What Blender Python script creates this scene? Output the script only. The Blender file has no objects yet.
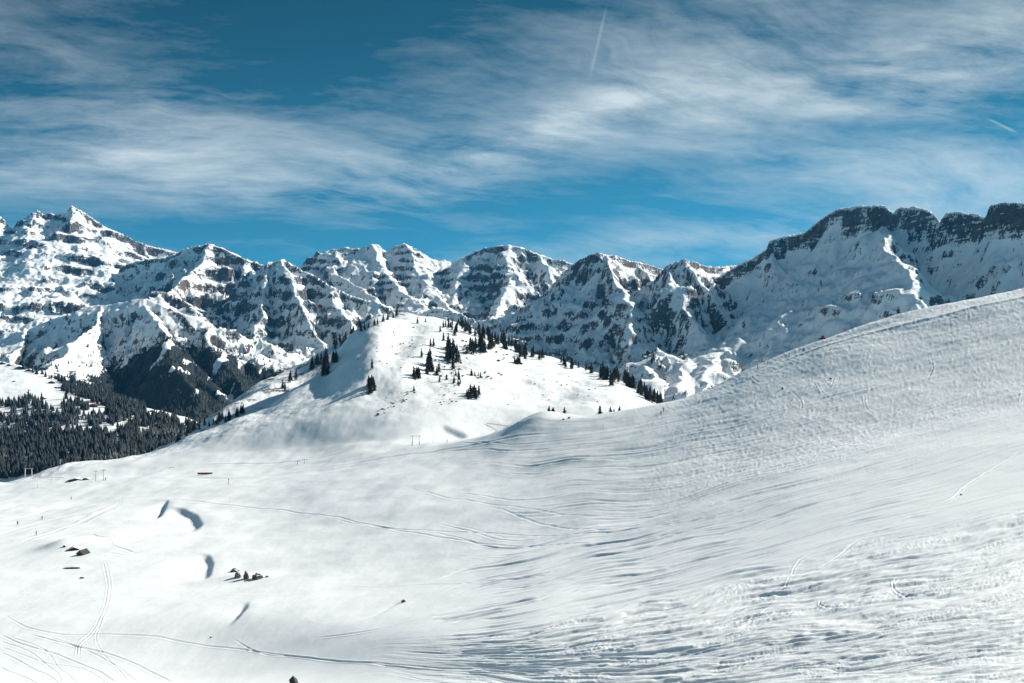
import bpy, bmesh, math, random
import numpy as np
from mathutils import Vector, Matrix

SC = bpy.context.scene
COL = SC.collection
R = math.radians
W_, H_ = 1024, 683
F = 887.0            # focal length in pixels
CX, HV = 512.0, 360.0  # optical axis column, horizon row

# ---------------------------------------------------------------- camera
cam = bpy.data.cameras.new('camera'); camo = bpy.data.objects.new('camera', cam); COL.objects.link(camo)
cam.sensor_fit = 'HORIZONTAL'; cam.sensor_width = 36.0; cam.lens = 36.0 * F / W_
cam.shift_y = (HV - H_ / 2) / W_
camo.location = (0, 0, 0); camo.rotation_euler = (R(90), 0, 0)
cam.clip_start = 0.5; cam.clip_end = 60000
SC.camera = camo

# ---------------------------------------------------------------- sun, sky, exposure
SUN_AZ, SUN_EL = 61.0, 31.0      # degrees right of the view direction, above the horizon
sd = Vector((math.sin(R(SUN_AZ)) * math.cos(R(SUN_EL)), math.cos(R(SUN_AZ)) * math.cos(R(SUN_EL)), math.sin(R(SUN_EL))))
sl = bpy.data.lights.new('sun', 'SUN'); sl.energy = 5.0; sl.angle = R(0.53); sl.color = (1.0, 0.955, 0.88)
so = bpy.data.objects.new('sun', sl); COL.objects.link(so)
so.rotation_euler = sd.to_track_quat('Z', 'Y').to_euler(); so.location = (800, 300, 900)
HAZE = 0.000020
SC.view_settings.view_transform = 'Standard'; SC.view_settings.look = 'None'
SC.view_settings.exposure = 0.58; SC.view_settings.gamma = 1.0

world = bpy.data.worlds.new('World'); SC.world = world; world.use_nodes = True
nt = world.node_tree; nt.nodes.clear()


class NB:
    """small helper that writes math nodes as expressions"""
    def __init__(s, tree): s.t = tree
    def n(s, typ, **kw):
        x = s.t.nodes.new(typ)
        for k, v in kw.items(): setattr(x, k, v)
        return x
    def lk(s, a, b):
        if isinstance(a, (int, float)): b.default_value = a
        elif isinstance(a, (tuple, list)): b.default_value = a
        else: s.t.links.new(a, b)
    def m(s, op, a, b=None, c=None, clamp=False):
        x = s.n('ShaderNodeMath', operation=op, use_clamp=clamp)
        s.lk(a, x.inputs[0])
        if b is not None: s.lk(b, x.inputs[1])
        if c is not None: s.lk(c, x.inputs[2])
        return x.outputs[0]
    def comb(s, x, y, z=0.0):
        c = s.n('ShaderNodeCombineXYZ'); s.lk(x, c.inputs[0]); s.lk(y, c.inputs[1]); s.lk(z, c.inputs[2]); return c.outputs[0]
    def noise(s, vec, scale, detail=4, rough=0.5, dist=0.0, lac=2.0, color=False):
        x = s.n('ShaderNodeTexNoise'); s.lk(vec, x.inputs['Vector'])
        x.inputs['Scale'].default_value = scale; x.inputs['Detail'].default_value = detail
        x.inputs['Roughness'].default_value = rough; x.inputs['Distortion'].default_value = dist
        x.inputs['Lacunarity'].default_value = lac
        return x.outputs['Color' if color else 'Fac']
    def ramp(s, f, lo, hi, a=0.0, b=1.0, smooth=True):
        x = s.n('ShaderNodeMapRange', interpolation_type='SMOOTHSTEP' if smooth else 'LINEAR')
        s.lk(f, x.inputs[0]); x.inputs[1].default_value = lo; x.inputs[2].default_value = hi
        x.inputs[3].default_value = a; x.inputs[4].default_value = b
        return x.outputs[0]
    def mix(s, f, a, b, mode='MIX'):
        x = s.n('ShaderNodeMix', data_type='RGBA', blend_type=mode)
        s.lk(f, x.inputs[0]); s.lk(a, x.inputs[6]); s.lk(b, x.inputs[7]); return x.outputs[2]


b = NB(nt)
out = b.n('ShaderNodeOutputWorld'); bg = b.n('ShaderNodeBackground'); nt.links.new(bg.outputs[0], out.inputs[0])
tc = b.n('ShaderNodeTexCoord'); sep = b.n('ShaderNodeSeparateXYZ'); nt.links.new(tc.outputs['Generated'], sep.inputs[0])
dx, dy, dz = sep.outputs
# Nishita sky, looked up a little above the true horizon (clean, dry mountain air)
vz = b.m('ADD', b.m('MAXIMUM', dz, 0.0), 0.16)
skyv = b.n('ShaderNodeVectorMath', operation='NORMALIZE'); b.lk(b.comb(dx, dy, vz), skyv.inputs[0])
sky = b.n('ShaderNodeTexSky', sky_type='NISHITA'); sky.sun_disc = False
sky.sun_elevation = R(SUN_EL); sky.sun_rotation = R(SUN_AZ); sky.altitude = 2000; sky.air_density = 1.0; sky.dust_density = 0.3; sky.ozone_density = 2.0
b.lk(skyv.outputs[0], sky.inputs[0])
tint = b.mix(1.0, sky.outputs[0], (0.27, 1.16, 1.10, 1), 'MULTIPLY')
# directions as (a, e): sideways and upward tangents
dyc = b.m('MAXIMUM', b.m('ABSOLUTE', dy), 0.15)
a_ = b.m('DIVIDE', dx, dyc); e_ = b.m('DIVIDE', dz, dyc)
# darker towards the zenith as in the photograph's clear air
gr = b.ramp(e_, 0.06, 0.42, 1.15, 0.50)
tint = b.mix(1.0, tint, b.comb(gr, gr, gr), 'MULTIPLY')
# cirrus: stretched noise on a high plane
den = b.m('ADD', b.m('MAXIMUM', dz, 0.0), 0.16)
px = b.m('DIVIDE', dx, den); py = b.m('DIVIDE', dy, den)
ang = R(24)
qx = b.m('ADD', b.m('MULTIPLY', px, math.cos(ang)), b.m('MULTIPLY', py, math.sin(ang)))
qy = b.m('SUBTRACT', b.m('MULTIPLY', py, math.cos(ang)), b.m('MULTIPLY', px, math.sin(ang)))
warpc = b.n('ShaderNodeVectorMath', operation='SCALE'); b.lk(b.noise(b.comb(qx, qy), 0.9, 4, 0.55, color=True), warpc.inputs[0]); warpc.inputs['Scale'].default_value = 0.7
addw = b.n('ShaderNodeVectorMath', operation='ADD'); b.lk(b.comb(qx, qy), addw.inputs[0]); b.lk(warpc.outputs[0], addw.inputs[1])
sw = b.n('ShaderNodeSeparateXYZ'); b.lk(addw.outputs[0], sw.inputs[0])
c1 = b.noise(b.comb(b.m('MULTIPLY', sw.outputs[0], 0.9), b.m('MULTIPLY', sw.outputs[1], 1.5)), 1.3, 10, 0.60, 0.15)
c2 = b.noise(b.comb(b.m('MULTIPLY', sw.outputs[0], 0.9), b.m('MULTIPLY', sw.outputs[1], 2.3), 7.7), 2.2, 10, 0.66, 0.10)
c3 = b.noise(b.comb(b.m('MULTIPLY', a_, 0.7), b.m('MULTIPLY', e_, 3.0), 3.1), 7.0, 10, 0.66, 0.15)


def blob(u, v, ru, rv, rot=0.0, amp=1.0):
    a0 = (u - CX) / F; e0 = (HV - v) / F; ca, sa = math.cos(R(rot)), math.sin(R(rot))
    da = b.m('SUBTRACT', a_, a0); de = b.m('SUBTRACT', e_, e0)
    p = b.m('DIVIDE', b.m('ADD', b.m('MULTIPLY', da, ca), b.m('MULTIPLY', de, sa)), ru / F)
    q = b.m('DIVIDE', b.m('SUBTRACT', b.m('MULTIPLY', de, ca), b.m('MULTIPLY', da, sa)), rv / F)
    r2 = b.m('ADD', b.m('MULTIPLY', p, p), b.m('MULTIPLY', q, q))
    return b.m('MULTIPLY', b.m('EXPONENT', b.m('MULTIPLY', r2, -1.0)), amp)


BL = [(110, 140, 190, 45, 8, .75), (230, 180, 170, 30, -6, .75), (430, 165, 150, 30, 5, .55), (560, 125, 190, 24, 24, .80),
      (700, 95, 200, 38, 10, .70), (900, 85, 220, 46, 14, .70), (1000, 40, 160, 60, 20, .55), (960, 170, 200, 34, 5, .60),
      (760, 235, 240, 16, 4, .55), (500, 225, 130, 9, 2, .35), (620, 40, 190, 35, 15, .30), (900, 215, 180, 25, 8, .40),
      (20, 60, 150, 40, -15, .35), (330, 20, 260, 48, 4, -.32), (640, 180, 70, 20, 6, -.55), (850, 128, 60, 14, 4, -.35),
      (330, 232, 220, 13, 0, -.45), (560, 215, 120, 14, 4, -.3)]
mk = None
for t_ in BL:
    t_ = t_[:5] + (t_[5] * .84,); g = blob(*t_); mk = g if mk is None else b.m('ADD', mk, g)
fib = b.m('ADD', b.m('ADD', b.m('MULTIPLY', c1, 1.15), b.m('MULTIPLY', c2, 0.80)), b.m('MULTIPLY', c3, 1.05))
c4 = b.noise(b.comb(b.m('MULTIPLY', sw.outputs[0], 1.3), b.m('MULTIPLY', sw.outputs[1], 6.5), 17.0), 3.0, 10, 0.68, 0.05)
fib = b.m('ADD', fib, b.m('MULTIPLY', c4, 0.30))
fib = b.m('SUBTRACT', fib, 1.66)
cl = b.m('ADD', b.m('MULTIPLY', b.m('ADD', mk, 0.20), 0.62), b.m('MULTIPLY', fib, b.m('ADD', b.m('MULTIPLY', b.m('MAXIMUM', mk, 0.0), 1.25), 0.7)))
cl = b.ramp(cl, 0.05, 1.20, 0.0, 0.80, smooth=False)


def trail(u0, v0, u1, v1, w, amp):
    a0, e0, a1, e1 = (u0 - CX) / F, (HV - v0) / F, (u1 - CX) / F, (HV - v1) / F
    L = math.hypot(a1 - a0, e1 - e0); ux, uy = (a1 - a0) / L, (e1 - e0) / L
    da = b.m('SUBTRACT', a_, a0); de = b.m('SUBTRACT', e_, e0)
    t = b.m('ADD', b.m('MULTIPLY', da, ux), b.m('MULTIPLY', de, uy))
    s = b.m('DIVIDE', b.m('SUBTRACT', b.m('MULTIPLY', de, ux), b.m('MULTIPLY', da, uy)), w / F)
    g = b.m('EXPONENT', b.m('MULTIPLY', b.m('MULTIPLY', s, s), -1.0))
    m1 = b.m('MULTIPLY', b.ramp(t, 0, L * .3), b.ramp(t, L * .7, L, 1, 0))
    return b.m('MULTIPLY', b.m('MULTIPLY', g, m1), amp)


for tr in [(608, 0, 588, 86, 1.4, .13), (984, 117, 1020, 134, 1.2, .28)]:
    cl = b.m('ADD', cl, trail(*tr), clamp=True)
skyc = b.mix(cl, tint, (9.2, 10.2, 10.4, 1))
b.lk(skyc, bg.inputs[0]); bg.inputs[1].default_value = 0.060

# ================================================================ numpy helpers
f4 = np.float32


def _hash(ix, iy, seed):
    h = (ix.astype(np.int64) * 374761393 + iy.astype(np.int64) * 668265263 + seed * 974634777) & 0xffffffff
    h = ((h ^ (h >> 13)) * 1274126177) & 0xffffffff
    return h ^ (h >> 16)


def gnoise(x, y, seed=0):
    """gradient noise, about -1..1"""
    x = np.asarray(x, np.float64); y = np.asarray(y, np.float64)
    ix = np.floor(x); iy = np.floor(y); fx = (x - ix); fy = (y - iy)
    ix = ix.astype(np.int64); iy = iy.astype(np.int64)
    u = fx * fx * fx * (fx * (fx * 6 - 15) + 10); v = fy * fy * fy * (fy * (fy * 6 - 15) + 10)

    def g(i, j, dx, dy):
        a = (_hash(i, j, seed) & 1023).astype(np.float32) * f4(2 * math.pi / 1024)
        return np.cos(a) * dx + np.sin(a) * dy
    n00 = g(ix, iy, fx, fy); n10 = g(ix + 1, iy, fx - 1, fy); n01 = g(ix, iy + 1, fx, fy - 1); n11 = g(ix + 1, iy + 1, fx - 1, fy - 1)
    return ((n00 + u * (n10 - n00)) + v * ((n01 + u * (n11 - n01)) - (n00 + u * (n10 - n00)))) * 1.5


def fbm(x, y, oct=5, seed=0, gain=0.5, lac=2.03):
    a = 1.0; s = 0.0; t = 0.0
    for i in range(oct):
        s = s + a * gnoise(x, y, seed + i * 17); t += a; a *= gain
        x = x * lac + 13.7; y = y * lac + 7.3
    return s / t


def ridged(x, y, oct=5, seed=0, gain=0.5, lac=2.1):
    """0..1, sharp crests at 1"""
    a = 1.0; s = 0.0; t = 0.0; w = 1.0
    for i in range(oct):
        n = 1.0 - np.abs(gnoise(x, y, seed + i * 31)) * 1.3
        n = np.clip(n, 0, 1) ** 2
        s = s + a * n * w; t += a; w = np.clip(n * 1.6, 0, 1); a *= gain
        x = x * lac + 5.1; y = y * lac + 9.2
    return s / t


def sst(lo, hi, x):
    t = np.clip((x - lo) / (hi - lo), 0, 1); return t * t * (3 - 2 * t)


def pchip(xs, ys, x):
    xs = np.asarray(xs, float); ys = np.asarray(ys, float); h = np.diff(xs); d = np.diff(ys) / h
    m = np.zeros_like(ys); m[0] = d[0]; m[-1] = d[-1]
    for i in range(1, len(xs) - 1):
        m[i] = 0 if d[i - 1] * d[i] <= 0 else (h[i - 1] + h[i]) / (h[i - 1] / d[i - 1] + h[i] / d[i])
    x = np.clip(x, xs[0], xs[-1]); k = np.clip(np.searchsorted(xs, x) - 1, 0, len(xs) - 2)
    t = (x - xs[k]) / h[k]; H = h[k]
    return ((1 + 2 * t) * (1 - t) ** 2) * ys[k] + t * (1 - t) ** 2 * H * m[k] + t * t * (3 - 2 * t) * ys[k + 1] + t * t * (t - 1) * H * m[k + 1]


def sheet(name, X, Y, Z, mat, attrs=None, keep=None, kind='structure'):
    nr, nc = X.shape
    me = bpy.data.meshes.new(name)
    idx = np.arange(nr * nc, dtype=np.int32).reshape(nr, nc)
    q = np.stack([idx[:-1, :-1], idx[:-1, 1:], idx[1:, 1:], idx[1:, :-1]], -1).reshape(-1, 4)
    if keep is not None:
        kf = (keep[:-1, :-1] | keep[:-1, 1:] | keep[1:, 1:] | keep[1:, :-1]).reshape(-1)
        q = q[kf]
    co = np.stack([X, Y, Z], -1).reshape(-1, 3).astype(np.float32)
    at = {k: np.asarray(v, np.float32).reshape(-1) for k, v in (attrs or {}).items()}
    used = np.zeros(len(co), bool); used[q.ravel()] = True
    if not used.all():
        remap = np.cumsum(used) - 1; q = remap[q]; co = co[used]; at = {k: v[used] for k, v in at.items()}
    q = np.ascontiguousarray(q, np.int32)
    me.vertices.add(len(co)); me.vertices.foreach_set('co', co.ravel())
    me.loops.add(q.size); me.loops.foreach_set('vertex_index', q.ravel())
    me.polygons.add(len(q)); me.polygons.foreach_set('loop_start', np.arange(0, q.size, 4, dtype=np.int32))
    me.polygons.foreach_set('use_smooth', np.ones(len(q), bool))
    me.update(calc_edges=True)
    for k, v in at.items():
        a = me.attributes.new(k, 'FLOAT', 'POINT'); a.data.foreach_set('value', v)
    me.materials.append(mat)
    o = bpy.data.objects.new(name, me); COL.objects.link(o)
    if kind: o['kind'] = kind
    return o


# ================================================================ materials
def new_mat(name):
    m = bpy.data.materials.new(name); m.use_nodes = True; m.node_tree.nodes.clear()
    nb = NB(m.node_tree); o = nb.n('ShaderNodeOutputMaterial'); p = nb.n('ShaderNodeBsdfPrincipled')
    m.node_tree.links.new(p.outputs[0], o.inputs[0])
    return m, nb, p


def simple(name, col, rough=0.7, noise=0.25, scale=3.0, metal=0.0):
    m, nb, p = new_mat(name)
    tcn = nb.n('ShaderNodeTexCoord')
    n = nb.noise(tcn.outputs['Object'], scale, 5, 0.6)
    f = nb.ramp(n, 0.25, 0.75, 1 - noise, 1 + noise)
    nb.lk(nb.mix(1.0, (*col, 1), nb.comb(f, f, f), 'MULTIPLY'), p.inputs['Base Color'])
    p.inputs['Roughness'].default_value = rough; p.inputs['Metallic'].default_value = metal
    return m


SNOW = (0.87, 0.895, 0.895, 1)


def mat_piste():
    m, nb, p = new_mat('snow')
    g = nb.n('ShaderNodeNewGeometry'); pos = g.outputs['Position']
    at = nb.n('ShaderNodeAttribute', attribute_name='dirt'); tk = nb.n('ShaderNodeAttribute', attribute_name='fine')
    big = nb.noise(pos, 0.02, 4, 0.5)
    f = nb.ramp(big, 0.3, 0.7, 0.965, 1.0)
    c = nb.mix(1.0, SNOW, nb.comb(f, f, f), 'MULTIPLY')
    nd = nb.noise(pos, 0.35, 6, 0.7)
    nb2 = nb.noise(pos, 0.05, 3, 0.5)
    d = nb.m('MULTIPLY', at.outputs['Fac'], nb.ramp(nb.m('ADD', nd, nb.m('MULTIPLY', nb2, 0.35)), 0.72, 0.80))
    c = nb.mix(d, c, (0.11, 0.095, 0.075, 1))
    nb.lk(c, p.inputs['Base Color']); p.inputs['Roughness'].default_value = 0.62
    p.inputs['Specular IOR Level'].default_value = 0.25
    bu = nb.n('ShaderNodeBump'); bu.inputs['Strength'].default_value = 0.5
    n1 = nb.noise(pos, 5.0, 5, 0.65); n2 = nb.noise(pos, 0.9, 5, 0.6)
    hgt = nb.m('ADD', nb.m('MULTIPLY', n1, 0.10), nb.m('MULTIPLY', n2, 0.05))
    nb.lk(nb.m('MULTIPLY', hgt, nb.m('ADD', nb.m('MULTIPLY', tk.outputs['Fac'], 1.0), 0.12)), bu.inputs['Height'])
    bu.inputs['Distance'].default_value = 1.0
    m.node_tree.links.new(bu.outputs[0], p.inputs['Normal'])
    return m


def mat_mountain():
    m, nb, p = new_mat('snow_and_rock')
    g = nb.n('ShaderNodeNewGeometry'); pos = g.outputs['Position']
    at = nb.n('ShaderNodeAttribute', attribute_name='rock'); fo = nb.n('ShaderNodeAttribute', attribute_name='forest')
    wm = nb.n('ShaderNodeAttribute', attribute_name='warm')
    n1 = nb.noise(pos, 0.020, 9, 0.72)
    mp = nb.n('ShaderNodeMapping'); nb.lk(pos, mp.inputs[0]); mp.inputs['Scale'].default_value = (0.006, 0.006, 0.045)
    mp.inputs['Rotation'].default_value = (0.05, 0.12, 0)
    st = nb.noise(mp.outputs[0], 1.6, 8, 0.70, 0.3)
    mp2 = nb.n('ShaderNodeMapping'); nb.lk(pos, mp2.inputs[0]); mp2.inputs['Scale'].default_value = (0.05, 0.05, 0.012)
    vt = nb.noise(mp2.outputs[0], 1.0, 7, 0.70, 0.2)
    r = nb.m('ADD', at.outputs['Fac'], nb.m('ADD', nb.m('MULTIPLY', nb.m('SUBTRACT', n1, 0.5), 2.1), nb.m('MULTIPLY', nb.m('SUBTRACT', st, 0.5), 2.1)))
    n3 = nb.noise(pos, 0.13, 3, 0.6)
    r = nb.m('ADD', r, nb.m('MULTIPLY', nb.m('SUBTRACT', n3, 0.5), 0.55))
    rock = nb.ramp(r, 0.49, 0.54)
    # snow dust on ledges and in chutes, thinner on the steepest walls
    du = nb.m('ADD', nb.m('MULTIPLY', st, 1.0), nb.m('ADD', nb.m('MULTIPLY', vt, 0.9), nb.m('MULTIPLY', at.outputs['Fac'], -0.10)))
    dust = nb.ramp(nb.m('ADD', du, nb.m('MULTIPLY', nb.m('SUBTRACT', n3, 0.5), 0.4)), 0.90, 0.96)
    rc = nb.mix(nb.ramp(n1, 0.35, 0.65), (0.030, 0.033, 0.037, 1), (0.115, 0.113, 0.113, 1))
    rc = nb.mix(nb.m('MULTIPLY', wm.outputs['Fac'], 0.85), rc, (0.15, 0.115, 0.10, 1))
    rc = nb.mix(nb.m('MULTIPLY', dust, 0.85), rc, SNOW)
    c = nb.mix(rock, SNOW, rc)
    nf = nb.noise(pos, 0.03, 6, 0.72)
    ff = nb.ramp(nb.m('ADD', fo.outputs['Fac'], nb.m('MULTIPLY', nb.m('SUBTRACT', nf, 0.5), 2.2)), 0.45, 0.62)
    c = nb.mix(ff, c, nb.mix(nf, (0.006, 0.014, 0.018, 1), (0.016, 0.027, 0.031, 1)))
    nb.lk(c, p.inputs['Base Color']); p.inputs['Roughness'].default_value = 0.75; p.inputs['Specular IOR Level'].default_value = 0.2
    bu = nb.n('ShaderNodeBump'); bu.inputs['Strength'].default_value = 0.6; bu.inputs['Distance'].default_value = 1.0
    hgt = nb.m('MULTIPLY', n1, nb.m('ADD', nb.m('MULTIPLY', rock, 26.0), 4.0))
    nb.lk(hgt, bu.inputs['Height']); m.node_tree.links.new(bu.outputs[0], p.inputs['Normal'])
    return m


M_PISTE = mat_piste(); M_MT = mat_mountain()
M_TREE = simple('dark_needles', (0.016, 0.025, 0.024), 0.85, 0.5, 0.9)
def mat_forest():
    m, nb, p = new_mat('snowy_needles')
    g = nb.n('ShaderNodeNewGeometry'); pos = g.outputs['Position']; sp_ = nb.n('ShaderNodeSeparateXYZ'); nb.lk(g.outputs['Normal'], sp_.inputs[0])
    n = nb.noise(pos, 0.16, 4, 0.7); n2 = nb.noise(pos, 0.012, 4, 0.6)
    f = nb.m('MULTIPLY', nb.ramp(nb.m('ADD', n, nb.m('MULTIPLY', n2, 0.8)), 1.0, 1.12), 0.25)
    c = nb.mix(nb.ramp(n2, .3, .7), (0.008, 0.016, 0.020, 1), (0.020, 0.031, 0.033, 1))
    nb.lk(nb.mix(f, c, (0.50, 0.56, 0.58, 1)), p.inputs['Base Color']); p.inputs['Roughness'].default_value = .85
    return m


M_FOREST = mat_forest()
M_BARK = simple('bark', (0.07, 0.055, 0.045), 0.9)
M_WOOD = simple('brown_wood', (0.10, 0.065, 0.05), 0.8, 0.35, 4)
M_DARK = simple('dark_wood', (0.035, 0.03, 0.028), 0.8)
M_RED = simple('red_paint', (0.33, 0.035, 0.035), 0.5, 0.15)
M_STEEL = simple('grey_steel', (0.16, 0.17, 0.18), 0.5, 0.1, 2, 0.4)
M_WHITE = simple('white_paint', (0.75, 0.77, 0.78), 0.5, 0.08)
M_SNOWCAP = simple('snow_cap', (0.84, 0.885, 0.89), 0.65, 0.03)
M_ROCK = simple('dark_stone', (0.09, 0.088, 0.086), 0.9, 0.4, 2)
M_GLASS = simple('dark_glass', (0.02, 0.025, 0.03), 0.15, 0.1)
M_JACKET = simple('dark_jacket', (0.03, 0.035, 0.05), 0.8)
M_JRED = simple('red_jacket', (0.30, 0.03, 0.03), 0.8)

# ================================================================ near snow ground (one sheet)
# each rail runs across the scene: (bearing column, sight row, forward distance)
U = np.concatenate([np.arange(-620, -20, 6.0), np.arange(-20, 1044, 0.86), np.arange(1044, 1500, 6.0)])
rails = [
    # feet, far below the frame
    [(-620, 830, 5), (0, 800, 5), (500, 720 + 40, 5), (1024, 740, 5), (1500, 740, 5)],
    [(-620, 750, 60), (0, 735, 60), (300, 732, 50), (600, 715, 36), (800, 708, 30), (1024, 705, 26), (1500, 700, 20)],
    # R2 bottom edge of the frame
    [(-620, 700, 230), (0, 690, 200), (200, 690, 188), (300, 690, 164), (400, 690, 132), (500, 690, 102), (600, 690, 80), (700, 690, 67), (800, 690, 57), (900, 690, 50), (1024, 690, 43), (1500, 670, 30)],
    [(-620, 650, 330), (0, 620, 300), (200, 612, 290), (300, 620, 250), (400, 632, 200), (500, 640, 151), (600, 640, 116), (800, 622, 89), (1024, 604, 72), (1500, 560, 56)],
    [(-620, 610, 420), (0, 572, 400), (200, 562, 400), (300, 568, 362), (400, 578, 303), (500, 586, 240), (600, 586, 190), (800, 556, 152), (1024, 528, 122), (1500, 450, 100)],
    [(-620, 570, 540), (0, 533, 525), (200, 522, 520), (300, 522, 486), (400, 523, 430), (500, 530, 362), (600, 527, 300), (800, 490, 242), (1024, 465, 192), (1500, 360, 160)],
    [(-620, 550, 640), (0, 508, 650), (200, 494, 640), (300, 487, 610), (400, 480, 565), (500, 477, 510), (600, 468, 440), (800, 430, 368), (1024, 388, 318), (1500, 260, 280)],
    # R7 near crest line
    [(-620, 530, 720), (0, 494, 730), (100, 478, 770), (200, 468, 780), (300, 461, 750), (400, 450, 700), (450, 443, 680), (500, 433, 650), (550, 424, 622), (600, 417, 600), (650, 407, 588), (690, 397, 575), (726, 382, 560), (763, 367, 548), (826, 346, 528), (890, 329, 510), (953, 314, 494), (1024, 298, 475), (1500, 180, 420)],
    # R8 upper crest line on the right
    [(-620, 524, 760), (0, 490, 752), (100, 472, 795), (200, 463, 800), (300, 456, 775), (400, 447, 725), (450, 442, 705), (500, 432, 675), (550, 422, 650), (600, 415, 628), (650, 404.5, 618), (675, 399, 612), (705, 388, 602), (740, 371, 592), (795, 348, 575), (858, 327, 560), (921, 308, 545), (1024, 287, 525), (1500, 165, 470)],
    # R9 hidden dip behind the crest
    [(-620, 520, 790), (0, 487, 768), (100, 466, 815), (200, 455, 830), (300, 447, 810), (400, 440, 770), (450, 441, 765), (500, 442, 760), (600, 430, 735), (700, 430, 710), (800, 420, 690), (1024, 350, 640), (1500, 230, 580)],
    # R10 lower flank of the knoll
    [(-620, 515, 810), (0, 484, 785), (100, 463, 835), (150, 457, 855), (200, 445, 868), (250, 432, 872), (300, 418, 876), (350, 406, 880), (400, 400, 885), (450, 400, 890), (500, 406, 890), (550, 408, 890), (600, 404, 880), (650, 414, 860), (700, 440, 850), (800, 440, 800), (1024, 410, 760), (1500, 300, 700)],
    # R11 crest of the knoll
    [(-620, 512, 830), (0, 482, 800), (51, 468, 830), (90, 461, 850), (114, 459, 865), (152, 453, 890), (173, 445, 905), (188, 435, 920), (216, 425, 942), (241, 415, 965), (260, 410, 985), (281, 398, 1025), (294, 389, 1050), (325, 371, 1120), (337, 353, 1150), (345, 342, 1175), (360, 331, 1220), (385, 319, 1290), (402, 314, 1330), (430, 316, 1340), (450, 321, 1340), (471, 328, 1340), (509, 344, 1320), (528, 354, 1300), (547, 357, 1280), (564, 363, 1265), (589, 370, 1240), (608, 375, 1220), (632, 386, 1180), (658, 404, 1120), (700, 425, 1050), (800, 440, 940), (1024, 420, 890), (1500, 330, 830)],
    # beyond
    [(-620, 620, 1000), (0, 560, 930), (150, 520, 1020), (250, 470, 1180), (330, 420, 1380), (400, 372, 1530), (450, 385, 1560), (550, 420, 1500), (650, 470, 1330), (800, 500, 1120), (1024, 480, 1040), (1500, 400, 980)],
    [(-620, 800, 1500), (0, 780, 1400), (200, 720, 1500), (350, 640, 1750), (450, 640, 1850), (650, 640, 1700), (1024, 600, 1500), (1500, 560, 1400)],
]
SUB = [14, 20, 160, 140, 120, 100, 110, 22, 14, 34, 110, 26, 16]
RV = np.array([pchip([p[0] for p in r], [p[1] for p in r], U) for r in rails])
RY = np.exp(np.array([pchip([p[0] for p in r], [math.log(p[2]) for p in r], U) for r in rails]))


def smooth_u(a, sg):
    n = len(U); xi = np.linspace(U[0], U[-1], 2121); ai = np.interp(xi, U, a); h = int(3 * sg); k = np.exp(-0.5 * (np.arange(-h, h + 1) / sg) ** 2); k /= k.sum()
    return np.interp(U, xi, np.convolve(np.pad(ai, h, mode='edge'), k, 'valid'))


for j, sg in enumerate([60, 55, 50, 50, 45, 40, 32, 9, 7, 20, 16, 4, 20, 30]):
    RV[j] = smooth_u(RV[j], sg); RY[j] = np.exp(smooth_u(np.log(RY[j]), max(sg, 22)))


def rail_interp(K, logy=False):
    """monotone cubic through the rails, along each column"""
    n = len(K); K = np.log(K) if logy else K
    d = np.diff(K, axis=0); m = np.zeros_like(K); m[0] = d[0]; m[-1] = d[-1]
    a, c = d[:-1], d[1:]
    with np.errstate(divide='ignore', invalid='ignore'):
        m[1:-1] = np.where(a * c > 0, 2 * a * c / (a + c), 0)
    rows = []
    for j in range(n - 1):
        t = np.linspace(0, 1, SUB[j], endpoint=(j == n - 2))[:, None]
        rows.append((1 + 2 * t) * (1 - t) ** 2 * K[j] + t * (1 - t) ** 2 * m[j] + t * t * (3 - 2 * t) * K[j + 1] + t * t * (t - 1) * m[j + 1])
    r = np.concatenate(rows)
    return np.exp(r) if logy else r


# interpolate the height itself (keeps the surface smooth in space), sight rows follow from it
GY = rail_interp(RY, True)
GV = rail_interp(RV)
GU = np.broadcast_to(U, GY.shape)
GX = (GU - CX) / F * GY
GZ = (HV - GV) / F * GY
RJ = np.cumsum([0] + SUB)      # row index where each rail starts
ROWT = np.zeros(GY.shape[0])
VIS_ROWS = RJ[8]               # rows up to the near crest


def near_hit(u, v, rmin=0, rmax=None, Z=None):
    """first ground point seen on the near sheet at bearing column u and sight row v"""
    Z = GZ if Z is None else Z
    c = int(np.argmin(np.abs(U - u)))
    y = GY[:, c]; vv = HV - F * Z[:, c] / y
    rmax = rmax or len(y) - 1
    for i in range(max(rmin, RJ[1]), rmax):
        if (vv[i] - v) >= 0 >= (vv[i + 1] - v):
            t = (vv[i] - v) / max(vv[i] - vv[i + 1], 1e-6); Yh = y[i] + t * (y[i + 1] - y[i]); Zh = Z[i, c] + t * (Z[i + 1, c] - Z[i, c])
            return Vector(((u - CX) / F * Yh, Yh, Zh))
    i = int(np.argmin(np.abs(vv[rmin:rmax] - v))) + rmin
    return Vector(((u - CX) / F * y[i], y[i], Z[i, c]))


def pdist(pts, X, Y):
    """signed distance to a ground polyline (left of travel positive), and position 0..1 along it"""
    P = np.array(pts, float); seg = np.hypot(*np.diff(P, axis=0).T); cum = np.concatenate([[0], np.cumsum(seg)]); L = cum[-1]
    best = np.full(X.shape, 1e9); sg = np.zeros(X.shape); al = np.zeros(X.shape)
    for i in range(len(P) - 1):
        ax, ay = P[i]; bx, by = P[i + 1]; ex, ey = bx - ax, by - ay; l2 = ex * ex + ey * ey + 1e-9
        t = np.clip(((X - ax) * ex + (Y - ay) * ey) / l2, 0, 1)
        qx_, qy_ = X - ax - t * ex, Y - ay - t * ey; d = np.hypot(qx_, qy_); k = d < best
        best = np.where(k, d, best); sg = np.where(k, np.sign(ex * qy_ - ey * qx_), sg); al = np.where(k, (cum[i] + t * seg[i]) / L, al)
    return best, sg, al


base = GZ.copy()


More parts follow.
